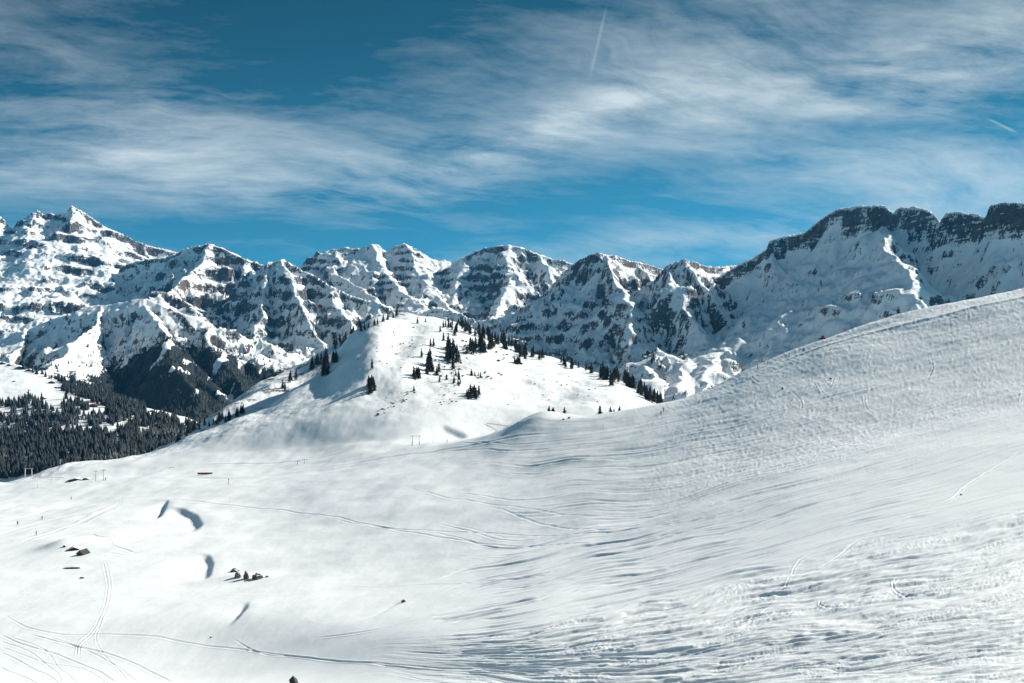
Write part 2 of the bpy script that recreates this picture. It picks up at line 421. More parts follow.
def bank(px, H, Wd, w, rmin=0, ends=0.25):
    """a wind-cut step in the snow along a line: the left side of travel lies lower"""
    pts = [tuple(near_hit(u, v, rmin, Z=base)[:2]) for u, v in px]
    P = np.array(pts); m = Wd * 4
    k = (GX > P[:, 0].min() - m) & (GX < P[:, 0].max() + m) & (GY > P[:, 1].min() - m) & (GY < P[:, 1].max() + m)
    if not k.any(): return
    d, s, t = pdist(pts, GX[k], GY[k])
    tp = sst(0, ends, t) * sst(0, ends, 1 - t)
    q = -d * s * np.sign(H); wl_ = w; H = H * .62
    GZ[k] += -abs(H) * sst(-wl_, wl_, q) * np.exp(-np.clip(q, 0, None) / (Wd * 1.2)) * tp + 0.22 * abs(H) * np.exp(-((q + 2.5 * w) / (2.5 * w)) ** 2) * tp


def mound(u, v, H, ru, ry, rot=0, rmin=0):
    p = near_hit(u, v, rmin, Z=base); c, s_ = math.cos(R(rot)), math.sin(R(rot))
    ex = GX - p.x; ey = GY - p.y
    a = (ex * c + ey * s_) / ru; q = (-ex * s_ + ey * c) / ry
    GZ[:] += H * np.exp(-(a * a + q * q))


# broad undulation of the bowl and fans
und = fbm(GX / 130, GY / 130, 4, 5)
amp = np.interp(GY, [0, 60, 300, 600, 1000], [0.0, 0.5, 3.0, 4.0, 5.0])
GZ += und * amp
GZ += fbm(GX / 38 + 3, GY / 45, 3, 55) * np.interp(GY, [0, 60, 300, 600, 1000], [0.0, 0.12, 0.55, 0.8, 1.0])
# cut banks and hollows in the bowl
bank([(168, 500), (164, 509), (158, 516), (151, 520)], 3.6, 9, 1.8)
bank([(168, 507), (182, 510), (193, 515), (199, 524), (193, 534)], 4.2, 13, 3.2)
bank([(198, 555), (207, 557), (211, 565), (208, 574), (204, 580)], 2.8, 8, 2.0)
bank([(248, 602), (245, 612), (237, 622), (227, 633)], 2.0, 5, 1.4, ends=0.4)
bank([(405, 600), (387, 611), (376, 618), (354, 626)], 1.3, 5, 1.0, ends=0.4)
bank([(28, 489), (60, 486), (76, 481), (92, 478)], -1.6, 16, 2.2)
bank([(2, 520), (30, 515), (52, 507)], -1.2, 10, 1.6)
bank([(490, 436), (505, 428), (527, 420), (545, 419)][::-1], 5.0, 16, 3.0)
bank([(440, 427), (452, 432), (470, 437)], 4.0, 20, 3)
mound(540, 424, 9.0, 22, 34)
mound(600, 419, 2.5, 40, 40)
mound(75, 546, 2.5, 12, 10); mound(58, 550, 1.8, 9, 7); mound(240, 577, 1.8, 14, 9)
# knoll: ribs and the shaded hollow
RK = RJ[9]


def rib(px, H, w, rmin=RK, ends=0.2):
    pts = [tuple(near_hit(u, v, rmin, Z=base)[:2]) for u, v in px]
    d, s, t = pdist(pts, GX, GY)
    GZ[:] += H * np.exp(-(d / w) ** 2 * 0.7) * sst(0, ends, t) * sst(0, ends, 1 - t)


rib([(386, 320), (378, 336), (374, 352), (372, 368), (372, 384), (368, 400)], 17, 26)
rib([(350, 345), (352, 360), (350, 380), (344, 395)], -8, 24)
rib([(430, 330), (418, 352), (404, 378), (388, 402)], 5, 20)
rib([(412, 322), (398, 350), (384, 385), (366, 412)], -5, 18)
krow = np.clip((np.arange(GY.shape[0]) - RK) / 60.0, 0, 1)[:, None]
GZ += krow * (fbm(GX / 55, GY / 70, 5, 21, 0.55) * 4.0)
# crest lips beside the piste road on the right
VV = HV - F * GZ / GY

# --- ski tracks: a smooth flow coordinate over the ground, from hand-laid track lines
FL = [
    (70, [(1300, 620), (1024, 672), (860, 692), (740, 702), (640, 706), (500, 700), (300, 688)]),
    (30, [(1300, 560), (1024, 622), (860, 647), (740, 663), (640, 673), (560, 676), (480, 674), (380, 668), (240, 660)]),
    (0, [(1300, 500), (1024, 573), (860, 604), (740, 626), (640, 645), (560, 656), (480, 661), (380, 659), (250, 653)]),
    (-50, [(1300, 430), (1024, 508), (860, 544), (740, 572), (640, 598), (560, 617), (480, 634), (400, 643), (250, 646)]),
    (-100, [(1300, 370), (1024, 455), (860, 500), (740, 540), (640, 566), (540, 590), (450, 612), (360, 632), (250, 640)]),
    (-140, [(1300, 330), (1024, 420), (880, 462), (740, 496), (620, 528), (520, 546), (420, 540), (290, 512), (160, 496)]),
    (-190, [(1300, 290), (1024, 380), (860, 428), (720, 458), (580, 474), (440, 476), (300, 478), (180, 488)]),
    (-240, [(1300, 220), (1024, 325), (860, 378), (740, 415), (620, 436), (520, 446), (400, 455)]),
    (-270, [(1024, 298), (826, 346), (690, 398), (600, 418)]),
]
cp = np.array([(u, v, f) for f, l in FL for (u, v) in l], float)


def tps(c, x, y):
    P = c[:, :2] / 400.0; n = len(P)
    d = np.hypot(P[:, None, 0] - P[None, :, 0], P[:, None, 1] - P[None, :, 1])
    K = np.where(d > 0, d * d * np.log(d + 1e-12), 0) + np.eye(n) * 1e-3
    A = np.zeros((n + 3, n + 3)); A[:n, :n] = K; A[:n, n] = 1; A[:n, n + 1:] = P; A[n, :n] = 1; A[n + 1:, :n] = P.T
    w = np.linalg.solve(A, np.concatenate([c[:, 2], [0, 0, 0]]))
    x = x / 400.0; y = y / 400.0; r = w[n] + w[n + 1] * x + w[n + 2] * y
    for i in range(n):
        q = (x - P[i, 0]) ** 2 + (y - P[i, 1]) ** 2
        r = r + w[i] * 0.5 * q * np.log(q + 1e-12)
    return r


near = slice(0, RJ[9])
u_, v_, y_ = GU[near], np.clip((HV - F * base / GY)[near], 250, 760), GY[near]
phi = tps(cp, u_, v_)
pxm = y_ / F                       # metres that one sight row spans at that distance
skied = sst(430, 640, u_ + (v_ - 520) * 0.5 + 40 * gnoise(u_ / 90, v_ / 30, 3))
foot = sst(-62, -40, phi + 10 * gnoise(u_ / 70, phi / 30, 9)) * sst(330, 620, u_)      # foreground, heavily cut up
upper = sst(-150, -175, phi) * sst(560, 760, u_)
along = u_ + 0.15 * v_
wob = 3.0 * gnoise(along / 120, phi / 60, 40)
p2 = phi + wob


def streak(wl, ln, seed, sharp=1.6):
    n = gnoise(p2 / wl + 0.35 * gnoise(along / (ln * 1.3), p2 / 25, seed + 3), along / ln, seed)
    return -(sst(0.10, 0.34, n) * 0.45 + np.clip(n - .1, 0, 1) * .5) * sharp


tr = np.zeros_like(phi)
def cuts(wl, ln, seed, eps=.22):
    n = gnoise(p2 / wl + 0.5 * gnoise(along / (ln * 1.1), p2 / 30, seed + 3), along / ln, seed)
    a = sst(-.25, .35, gnoise(along / (ln * .6), p2 / (wl * 1.3), seed + 5))
    return -np.exp(-(n / eps) ** 2) * a


tr += foot * (cuts(9, 190, 101) * 1.5 + cuts(14, 260, 102, .15) * 1.9 + cuts(6, 120, 103) * 1.3 + cuts(20, 300, 104, .12) * 2.0 + cuts(5, 90, 108, .26) * .8 + streak(2.6, 32, 103) * 0.8 + streak(8, 120, 107) * .25 + 0.28 * gnoise(p2 / 1.6, (along + 1.7 * p2) / 7, 106))
tr += (skied - foot).clip(0, 1) * (cuts(13, 320, 151, .15) * .45 + cuts(8, 240, 152) * .3)
mid = skied * (1 - foot) * (1 - 0.3 * upper)
tr += mid * (streak(2.6, 110, 111) * 0.5 + streak(5.0, 260, 112) * 0.45)
# heavy random trough lines in the foreground
far = sst(560, 700, u_) * sst(-90, -150, phi)
mg = gnoise(u_ / 6 + 1.5 * gnoise(u_ / 14, v_ / 8, 124), v_ / 2.6 + 1.2 * gnoise(u_ / 9, v_ / 9, 125), 121)
tr += far * (0.34 * sst(-.1, .4, mg) + 0.22 * gnoise(u_ / 3, v_ / 1.8, 122) + 0.30 * gnoise(p2 / 2.6, along / 14, 123)) * (0.35 + .8 * upper)
gran = foot * sst(-0.05, 0.45, gnoise(p2 / 9, along / 80, 131)) * (gnoise((u_ + .8 * v_) / 2.7, (v_ - .35 * u_) / 1.9, 132) * 0.26 + gnoise((u_ - 1.3 * v_) / 4.1, (v_ + .2 * u_) / 2.3, 134) * .22 + np.clip(gnoise((u_ + 1.9 * v_) / 5.3, (v_ - .1 * u_) / 2.6, 133), .2, 1) * .4)
tr += gran
GZ[near] += tr * pxm * (0.62 + 0.50 * foot)
GZ[near] += fbm(GX[near] / 9, GY[near] / 14, 4, 171, .6) * np.clip(y_ / 300, .15, 1) * .16

DZ = np.zeros_like(GZ)


def track(px, w=1.0, d=0.5, rim=0.6, double=0.0):
    """carve one ski or vehicle track; widths in sight rows, scaled to metres by distance"""
    P = np.array(px, float); w = w * .62; d = d * .8
    n = 8 * (len(P) - 1); s = np.linspace(0, len(P) - 1, n + 1)
    # Catmull-Rom
    k = np.clip(s.astype(int), 0, len(P) - 2); t = (s - k)[:, None]
    p0, p1, p2_, p3 = P[np.clip(k - 1, 0, None)], P[k], P[k + 1], P[np.clip(k + 2, None, len(P) - 1)]
    Q = 0.5 * ((2 * p1) + (-p0 + p2_) * t + (2 * p0 - 5 * p1 + 4 * p2_ - p3) * t ** 2 + (-p0 + 3 * p1 - 3 * p2_ + p3) * t ** 3)
    vv = (HV - F * base / GY)[near]; m = 6
    c0, c1 = np.searchsorted(U, Q[:, 0].min() - m), np.searchsorted(U, Q[:, 0].max() + m)
    sub = vv[:, c0:c1]; k = (sub > Q[:, 1].min() - m) & (sub < Q[:, 1].max() + m)
    rr = np.where(k.any(1))[0]
    if len(rr) == 0: return
    r0, r1 = rr[0], rr[-1] + 1
    X = np.broadcast_to(U[c0:c1], (r1 - r0, c1 - c0)); Yv = vv[r0:r1, c0:c1]
    dd, sg, tt = pdist([tuple(q) for q in Q], X, Yv)
    e = sst(0, 0.06, tt) * sst(0, 0.06, 1 - tt)
    if double: dd = np.abs(dd - double)
    g = -d * np.exp(-(dd / w) ** 2) + rim * d * np.exp(-((dd - 2.0 * w) / (0.9 * w)) ** 2)
    GZ[r0:r1, c0:c1] += g * e * GY[r0:r1, c0:c1] / F


TR = [
    ([(104, 562), (109, 585), (104, 610), (92, 634), (80, 645), (78, 658)], 0.8, .45, .8, 1.5),
    ([(107, 600), (101, 622), (96, 640), (104, 655), (120, 672), (130, 682)], 0.8, .4, .8, 0),
    ([(92, 536), (108, 541), (114, 549), (128, 553), (136, 555)], 0.8, .6, .5, 0),
    ([(104, 557), (112, 556), (125, 557), (135, 555)], 0.9, .35, 1.2, 0),
    ([(0, 610), (25, 625), (60, 634), (110, 636), (160, 640), (205, 648), (260, 654), (330, 664), (420, 668), (520, 672)], .9, .6, .5, 0),
    ([(0, 633), (25, 645), (60, 655), (95, 670), (118, 683)], 1.0, .6, .5, 0),
    ([(0, 640), (30, 652), (55, 670), (62, 683)], .9, .5, .5, 0),
    ([(30, 634), (70, 645), (110, 655), (150, 672), (176, 684)], .9, .7, .5, 0),
    ([(50, 637), (90, 652), (118, 668), (140, 684)], .8, .5, .5, 0),
    ([(0, 652), (20, 660), (50, 676), (60, 684)], .9, .6, .5, 0),
    ([(0, 665), (20, 674), (40, 684)], .9, .6, .5, 0),
    ([(10, 636), (45, 650), (60, 668), (80, 684)], .8, .5, .5, 0),
    ([(0, 646), (40, 660), (80, 668), (110, 684)], .8, .5, .5, 0),
    ([(160, 500), (220, 504), (290, 511), (350, 522), (420, 534), (500, 541), (580, 542), (650, 538), (720, 528), (800, 510), (900, 480), (1024, 442)], .8, .55, .4, 0),
    ([(480, 505), (540, 520), (620, 527), (700, 520), (800, 498), (900, 470), (1024, 432)], .9, .55, .4, 0),
    ([(400, 488), (450, 500), (510, 508), (600, 512), (700, 505), (820, 480), (1024, 424)], .8, .45, .4, 0),
    ([(330, 520), (380, 528), (440, 531), (520, 531), (600, 530), (690, 520)], .7, .5, .4, 0),
    ([(310, 642), (370, 634), (430, 621), (480, 604), (540, 588), (600, 576), (680, 566)], 1.0, .35, 1.3, 0),
    ([(480, 600), (520, 590), (580, 575), (650, 560), (690, 548), (740, 530)], .8, .4, .7, 0),
    ([(230, 640), (260, 655), (300, 660), (370, 667), (440, 672), (540, 678)], .9, .7, .4, 0),
    ([(800, 575), (830, 560), (860, 540), (905, 520), (950, 500), (965, 486), (990, 470), (1024, 450)], 1.0, .45, 1.3, 0),
    ([(640, 590), (700, 565), (760, 548), (830, 527), (900, 512), (1024, 478)], .9, .55, .5, 0),
    ([(700, 610), (760, 590), (830, 575), (900, 560), (1024, 530)], .9, .6, .5, 0),
    ([(822, 595), (820, 600), (830, 604), (860, 602), (900, 596)], 1.1, .8, 1.0, 0),
    ([(897, 575), (893, 583), (905, 591), (935, 590), (975, 582), (1024, 572)], 1.1, .9, 1.0, 0),
    ([(740, 600), (780, 588), (790, 575), (800, 560), (830, 545)], 1.0, .3, 1.5, 0),
    ([(620, 665), (640, 655), (665, 650), (700, 640), (740, 625), (775, 600)], 1.0, .3, 1.5, 0),
    ([(817, 383), (822, 393), (832, 400), (838, 402)], .9, .45, 1.2, 0), ([(824, 380), (830, 388), (834, 378)], .8, .45, 1.2, 0),
    ([(864, 395), (866, 408), (874, 414)], .9, .4, 1.2, 0), ([(930, 355), (933, 368), (928, 378)], .9, .45, 1.0, 0),
    ([(752, 375), (756, 382), (762, 385)], .9, .4, 1.0, 0), ([(790, 392), (800, 400), (802, 410)], .9, .4, 1.0, 0),
    ([(180, 478), (240, 476), (300, 470), (360, 462), (430, 452), (500, 441), (560, 432)], .9, .35, .8, 0),
    ([(0, 532), (40, 522), (90, 512), (140, 505), (220, 490), (300, 476)], 1.2, .35, .8, 0),
    ([(20, 545), (60, 530), (95, 515), (120, 505)], 1.6, .35, 1.0, 0),
    ([(280, 598), (200, 597), (130, 596), (60, 600)], .8, .15, .8, 0),
    ([(200, 466), (240, 464), (300, 459), (345, 452)], .9, .4, .8, 0),
    ([(345, 587), (420, 586), (500, 580), (560, 577)], .7, .35, .4, 0),
]
random.seed(4)
for t_ in TR: track(*t_)


def follow(u0, v0, du, w, d, rim):
    """a track that follows the flow coordinate for du columns"""
    c = int(np.argmin(np.abs(U - u0))); i = int(np.argmin(np.abs(v_[:, c] - v0))); f0 = phi[i, c]; pts = []
    n = max(3, int(abs(du) / 30)); drift = random.uniform(-7, 7)
    for k in range(n + 1):
        uu = u0 + du * k / n
        if uu < -10 or uu > 1040: continue
        cc = int(np.argmin(np.abs(U - uu))); j = int(np.argmin(np.abs(phi[:, cc] - f0 - drift * k / n)))
        pts.append((uu, v_[j, cc] + random.uniform(-.5, .5)))
    if len(pts) > 2: track(pts, w, d, rim)


for k in range(330):       # long cuts in the foreground
    follow(random.uniform(430, 1020), random.uniform(575, 700), random.uniform(60, 330), random.uniform(.8, 1.5), random.uniform(.4, 1.0), random.uniform(.3, .8))
for k in range(120):        # fainter lines that sweep round the bowl
    follow(random.uniform(430, 900), random.uniform(440, 575), random.uniform(150, 420), random.uniform(.6, 1.0), random.uniform(.22, .5), random.uniform(.3, .9))
for k in range(80):       # short turns on the right-hand slope
    u0 = random.uniform(730, 1024); v0 = random.uniform(320, 470)
    if v0 < np.interp(u0, [690, 763, 826, 890, 953, 1024], [400, 370, 350, 333, 318, 302]) + 8: continue
    a0 = random.uniform(40, 130); ln = random.uniform(5, 13); cv = random.uniform(-1.4, 1.4); pts = []
    for q in range(4):
        aa = R(a0) + cv * q / 3; pts.append((u0, v0)); u0 += math.cos(aa) * ln / 3; v0 += math.sin(aa) * ln / 3
    track(pts, random.uniform(.5, .7), random.uniform(.2, .4), random.uniform(.5, 1.4))

fine = np.zeros_like(GZ); fine[near] = np.clip(skied * 0.5 + foot * 0.9, 0, 1)
dirt = np.zeros_like(GZ); kv = HV - F * base / GY
dm = np.exp(-(((GU - 395) / 30) ** 2 + ((kv - 345) / 28) ** 2)) * 0.9 + np.exp(-(((GU - 390) / 20) ** 2 + ((kv - 405) / 12) ** 2)) * 0.8 + np.exp(-(((GU - 455) / 45) ** 2 + ((kv - 375) / 30) ** 2)) * 0.75
dirt[RK:] = np.clip(dm[RK:], 0, 1)
rj = np.arange(GZ.shape[0])[:, None]
lip = sst(745, 830, GU) * np.exp(-((rj - RJ[7] + 1.0) / 3.5) ** 2) * 0.9 - sst(745, 830, GU) * np.exp(-((rj - RJ[7] - 10) / 8.0) ** 2) * 0.7
GZ += lip * (rj < RJ[9])
sheet('snow_field', GX, GY, GZ, M_PISTE, {'fine': fine, 'dirt': dirt})

# ================================================================ further hill and left plateau (rail sheets)
def rail_sheet(name, us, rails, subs, mat, und, attrs=None, seed=0):
    V = np.array([pchip([p[0] for p in r], [p[1] for p in r], us) for r in rails])
    Yr = np.array([pchip([p[0] for p in r], [p[2] for p in r], us) for r in rails])
    rv, ry = [], []
    for j in range(len(rails) - 1):
        t = np.linspace(0, 1, subs[j], endpoint=(j == len(rails) - 2))[:, None]
        rv.append(V[j] + (V[j + 1] - V[j]) * t); ry.append(Yr[j] + (Yr[j + 1] - Yr[j]) * t)
    Vg, Yg = np.concatenate(rv), np.concatenate(ry)
    Ug = np.broadcast_to(us, Yg.shape); X = (Ug - CX) / F * Yg; Z = (HV - Vg) / F * Yg
    w = np.concatenate([np.full(s, 1.0) for s in subs])[:, None]
    Z = Z + fbm(X / 80, Yg / 80, 5, seed, 0.55) * und
    at = attrs(Ug, Vg, X, Yg) if attrs else {}
    sheet(name, X, Yg, Z, mat, at)
    return Ug, X, Yg, Z


us = np.arange(120, 460, 1.1)
HU, HX, HY, HZ = rail_sheet('hill', us, [
    [(120, 500, 1020), (200, 455, 1080), (260, 428, 1130), (300, 408, 1240), (340, 378, 1330), (400, 352, 1480), (460, 352, 1500)],
    [(120, 480, 1150), (173, 446, 1160), (200, 428, 1190), (243, 400, 1260), (270, 386, 1330), (300, 374, 1400), (345, 345, 1480), (370, 328, 1520), (400, 316, 1580), (460, 330, 1580)],
    [(120, 470, 1260), (173, 441, 1270), (205, 420, 1290), (243, 394, 1370), (264, 381, 1430), (294, 367, 1510), (312, 358, 1550), (345, 338, 1600), (372, 322, 1640), (400, 313, 1680), (430, 319, 1680), (460, 332, 1680)],
    [(120, 620, 1700), (250, 560, 1900), (400, 480, 2100), (460, 480, 2100)]], [14, 45, 40, 20], M_MT, 9.0,
    lambda u, v, x, y: {'rock': 0.34 + 0.22 * gnoise(x / 30, y / 30, 8), 'forest': np.full(x.shape, 0.16), 'warm': np.zeros(x.shape)}, 61)

us = np.arange(-260, 260, 1.3)
PU, PX, PY, PZ = rail_sheet('plateau', us, [
    [(-260, 560, 1150), (0, 530, 1150), (260, 520, 1150)],
    [(-260, 480, 1350), (0, 478, 1350), (60, 470, 1350), (120, 464, 1380), (170, 455, 1420), (210, 450, 1480), (260, 460, 1500)],
    [(-260, 400, 1900), (0, 408, 1850), (60, 410, 1820), (100, 414, 1800), (140, 420, 1780), (188, 428, 1750), (220, 442, 1700), (260, 470, 1700)],
    [(-260, 345, 2500), (0, 362, 2400), (22, 367, 2350), (41, 374, 2300), (64, 381, 2250), (88, 386, 2200), (102, 391, 2150), (132, 403, 2050), (160, 411, 1980), (188, 418, 1920), (210, 430, 1850), (260, 470, 1800)],
    [(-260, 440, 2900), (0, 450, 2850), (100, 470, 2700), (188, 500, 2400), (260, 560, 2300)]], [14, 70, 60, 20], M_MT, 5.0,
    lambda u, v, x, y: {'rock': np.full(x.shape, -0.25), 'forest': np.zeros(x.shape), 'warm': np.zeros(x.shape)}, 71)

# ================================================================ mountains
def P3(u, v, Y): return ((u - CX) / F * Y, Y, (HV - v) / F * Y)


def massif(ridges, u0, u1, Y0, Y1, du=1.25, dY=9.0, cut=30.0, seed=1, cliff=0.0, strata=70.0, sa=0.5, warp=26.0,
           flute=0.30, rough=1.0, forest=None, warm=None, rockbias=0.0, tilt=(0.0, 0.0), name='mountain', bands=0.0):
    us = np.arange(u0, u1, du); ny = int((Y1 - Y0) / dY); ys = np.linspace(Y0, Y1, ny)
    Ug, Yg = np.meshgrid(us, ys); Xg = (Ug - CX) / F * Yg
    wx = Xg + warp * fbm(Xg / 190, Yg / 190, 4, seed); wy = Yg + warp * fbm(Xg / 190, Yg / 190, 4, seed + 50)
    wx2 = Xg + 75 * fbm(Xg / 330, Yg / 330, 5, seed + 200, .6); wy2 = Yg + 95 * fbm(Xg / 330, Yg / 330, 5, seed + 250, .6)
    h = np.full(Xg.shape, -1e5, np.float32); dist = np.full(Xg.shape, 1e5, np.float32); sp = np.zeros(Xg.shape, np.float32)
    for ri, rd in enumerate(ridges):
        kl, kr = rd.get('k', (0.9, 0.7)); P = [P3(*p) for p in rd['p']]; s0 = ri * 977.0; cf = rd.get('cliff', cliff)
        for (ax, ay, az), (bx, by, bz) in zip(P[:-1], P[1:]):
            m = 1500
            r0, r1 = np.searchsorted(ys, min(ay, by) - m), np.searchsorted(ys, max(ay, by) + m)
            if r1 <= r0: continue
            X, Yy = (wx[r0:r1], wy[r0:r1]) if ri == 0 else (wx2[r0:r1], wy2[r0:r1])
            ex, ey = bx - ax, by - ay; L = math.hypot(ex, ey); 
            tr_ = ((X - ax) * ex + (Yy - ay) * ey) / (L * L); t = np.clip(tr_, 0, 1)
            qx_ = X - ax - t * ex; qy_ = Yy - ay - t * ey; d = np.hypot(qx_, qy_)
            ratio = np.clip((ex * qy_ - ey * qx_) / (L * d + 1e-6), -1, 1); bl = .5 + .5 * ratio
            k = kr + (kl - kr) * bl
            s = s0 + t * L + 333.0 * bl
            # concave flanks, fluted by gullies that run down the fall line
            prof = k * (d * 0.72 + 150 * (1 - np.exp(-d / 300)))
            if cf: prof = prof + cf * np.clip(.72 + .75 * gnoise(s / 120, s * 0 + seed, 5), .1, 1.3) * (1 - np.exp(-(d / (cf * 0.35)) ** 2))
            hh = az + t * (bz - az) - prof
            blk = h[r0:r1]; better = hh > blk
            h[r0:r1] = np.where(better, hh, blk)
            dist[r0:r1] = np.where(better, d, dist[r0:r1]); sp[r0:r1] = np.where(better, s, sp[r0:r1])
            s0 += L
    bz_ = base_z(Ug, Yg)
    near_ = np.clip(dist / 80.0, 0.0, 1.0); nr_ = 0.12 + 0.88 * near_
    fl = ridged(sp / 190 + 0.8 * gnoise(Xg / 140, Yg / 140, seed + 7), dist / 700, 4, seed + 3)
    h += -flute * (1 - fl) * np.minimum(dist, 240)
    h += rough * nr_ * (ridged(wx2 / 520, wy2 / 520, 7, seed + 11, 0.56) - 0.42) * 165
    h += rough * nr_ * (ridged(Xg / 120, Yg / 150, 4, seed + 15, 0.55) - 0.4) * 34
    h += rough * (0.15 + 0.85 * near_) * fbm(Xg / 38, Yg / 45, 3, seed + 19, 0.6) * 9
    # strata: ledges and cliffs that come and go
    hs = h + tilt[0] * Xg + tilt[1] * Yg + 45 * fbm(Xg / 420, Yg / 420, 4, seed + 23)
    msk = np.clip(0.25 + 1.5 * fbm(Xg / 330, Yg / 330, 4, seed + 29), 0, 1)
    q = hs / strata; fr = q - np.floor(q)
    b1 = sst(.20, .30, fr) * sst(.62, .50, fr) * msk
    wamt = sa * msk * (0.2 + 0.8 * near_)
    h += (sst(0.22, 0.62, fr) - fr) * strata * wamt
    q = hs / (strata * 0.29) + 0.37; fr = q - np.floor(q)
    b2 = sst(.2, .35, fr) * sst(.75, .6, fr) * np.clip(.2 + 1.4 * fbm(Xg / 200, Yg / 200, 3, seed + 35), 0, 1)
    h += (sst(0.25, 0.75, fr) - fr) * strata * 0.29 * sa * np.clip(0.3 + 1.5 * fbm(Xg / 150, Yg / 150, 3, seed + 33), 0, 1)
    # slope
    gy, gx = np.gradient(h); dxx = np.gradient(Xg, axis=1); dyy = np.gradient(Yg, axis=0)
    hx = gx / dxx; hy = gy / dyy - hx * np.gradient(Xg, axis=0) / dyy
    sl_ = np.hypot(hx, hy)
    lap = np.zeros_like(h); lap[2:-2, 2:-2] = (h[4:, 2:-2] + h[:-4, 2:-2] + h[2:-2, 4:] + h[2:-2, :-4] - 4 * h[2:-2, 2:-2])
    rock = (sl_ - 1.12) * 0.75 - np.clip(lap / 40, -0.18, 0.22) + rockbias + bands * (b1 * .8 + b2 * .5)
    fo = np.zeros_like(h) if forest is None else forest(Ug, HV - F * h / Yg, Xg, Yg, h)
    wm = np.zeros_like(h) if warm is None else warm(Ug, HV - F * h / Yg)
    keep = h > bz_ - cut
    o = sheet(name, Xg, Yg, h, M_MT, {'rock': rock, 'forest': fo, 'warm': wm}, keep)
    return Ug, Xg, Yg, h


BYs = [1500, 2500, 3000, 4000, 5000, 6000, 7000, 9000]
BZs = [-520, -330, -190, -60, 60, 230, 330, 200]


def base_z(Ug, Yg):
    z = np.interp(Yg, BYs, BZs)
    left = sst(330, 200, Ug) * np.interp(Yg, [2500, 3500, 4500, 5500], [250, 350, 260, 0])
    return z - left


# valley floor and basins between the massifs
us = np.arange(-420, 1500, 3.0); ys = np.linspace(1500, 8800, 420)
Ug, Yg = np.meshgrid(us, ys); Xg = (Ug - CX) / F * Yg
Zb = base_z(Ug, Yg) + 45 * fbm(Xg / 500, Yg / 500, 5, 401, 0.5) + 25 * (ridged(Xg / 240, Yg / 240, 4, 405) - .4)
sheet('valley', Xg, Yg, Zb, M_MT, {'rock': -0.12 + 0.3 * gnoise(Xg / 160, Yg / 160, 410), 'forest': np.zeros(Xg.shape), 'warm': np.zeros(Xg.shape)})
# far snow country to the horizon
us = np.linspace(-900, 2000, 80); ys = np.geomspace(8700, 55000, 60)
Ug2, Yg2 = np.meshgrid(us, ys); Xg2 = (Ug2 - CX) / F * Yg2
sheet('far_ground', Xg2, Yg2, 150 - (Yg2 - 8700) * 0.01 + 60 * fbm(Xg2 / 3000, Yg2 / 3000, 3, 9), M_MT, {'rock': np.full(Xg2.shape, -.1), 'forest': np.zeros(Xg2.shape), 'warm': np.zeros(Xg2.shape)})

# left high summits
massif([
    dict(p=[(-160, 235, 6000), (-60, 222, 6250), (-20, 226, 6350), (0, 215, 6400), (10, 226, 6430), (18, 232, 6450), (24, 222, 6480), (31, 213, 6500), (36, 210, 6520), (43, 215, 6540), (50, 213, 6560), (56, 216, 6570), (64, 213, 6590), (71, 205, 6610), (78, 209, 6640), (86, 213, 6660), (92, 217, 6690), (107, 228, 6740), (125, 236, 6800), (145, 244, 6880), (172, 251, 6960), (215, 262, 7100), (260, 275, 7250)], k=(.8, .62), cliff=62),
    dict(p=[(36, 214, 6500), (30, 240, 6250), (18, 268, 5950), (4, 296, 5600), (-14, 318, 5300)], k=(0.5, 0.6)),
    dict(p=[(71, 209, 6590), (76, 236, 6350), (84, 262, 6050), (90, 280, 5850)], k=(0.5, 0.6)),
    dict(p=[(125, 240, 6780), (132, 262, 6450), (146, 284, 6000)], k=(0.5, 0.6)),
    dict(p=[(0, 219, 6380), (-14, 250, 6100), (-40, 290, 5700)], k=(0.6, 0.6)),
    dict(p=[(-20, 292, 5650), (30, 286, 5700), (70, 284, 5750), (110, 283, 5800), (165, 285, 5750)], k=(.3, 1.1), cliff=60),
], -200, 300, 4200, 7500, seed=11, strata=85, sa=.9, rockbias=-.04, flute=.15, rough=.45, bands=1.3, tilt=(.10, 0))

# brown-cliffed shoulder
massif([
    dict(p=[(120, 268, 5900), (145, 258, 5850), (165, 256, 5800), (185, 249, 5720), (208, 243, 5650), (225, 248, 5650), (245, 258, 5650), (262, 264, 5650), (280, 275, 5650)], k=(.6, .75), cliff=35),
    dict(p=[(208, 243, 5650), (200, 262, 5400), (188, 276, 5150), (172, 288, 4950), (160, 296, 4750)], k=(.75, .8)),
    dict(p=[(245, 258, 5650), (246, 285, 5300), (250, 315, 4900), (256, 345, 4600)], k=(.7, .9)),
    dict(p=[(150, 291, 4900), (165, 291, 4800), (185, 300, 4760), (210, 314, 4700), (240, 332, 4650)], k=(.45, .8), cliff=45),
], 60, 330, 4300, 6300, seed=23, strata=95, sa=.8, rockbias=-.08, bands=.8,
    warm=lambda u, v: np.exp(-(((u - 190) / 35) ** 2 + ((v - 284) / 16) ** 2)))

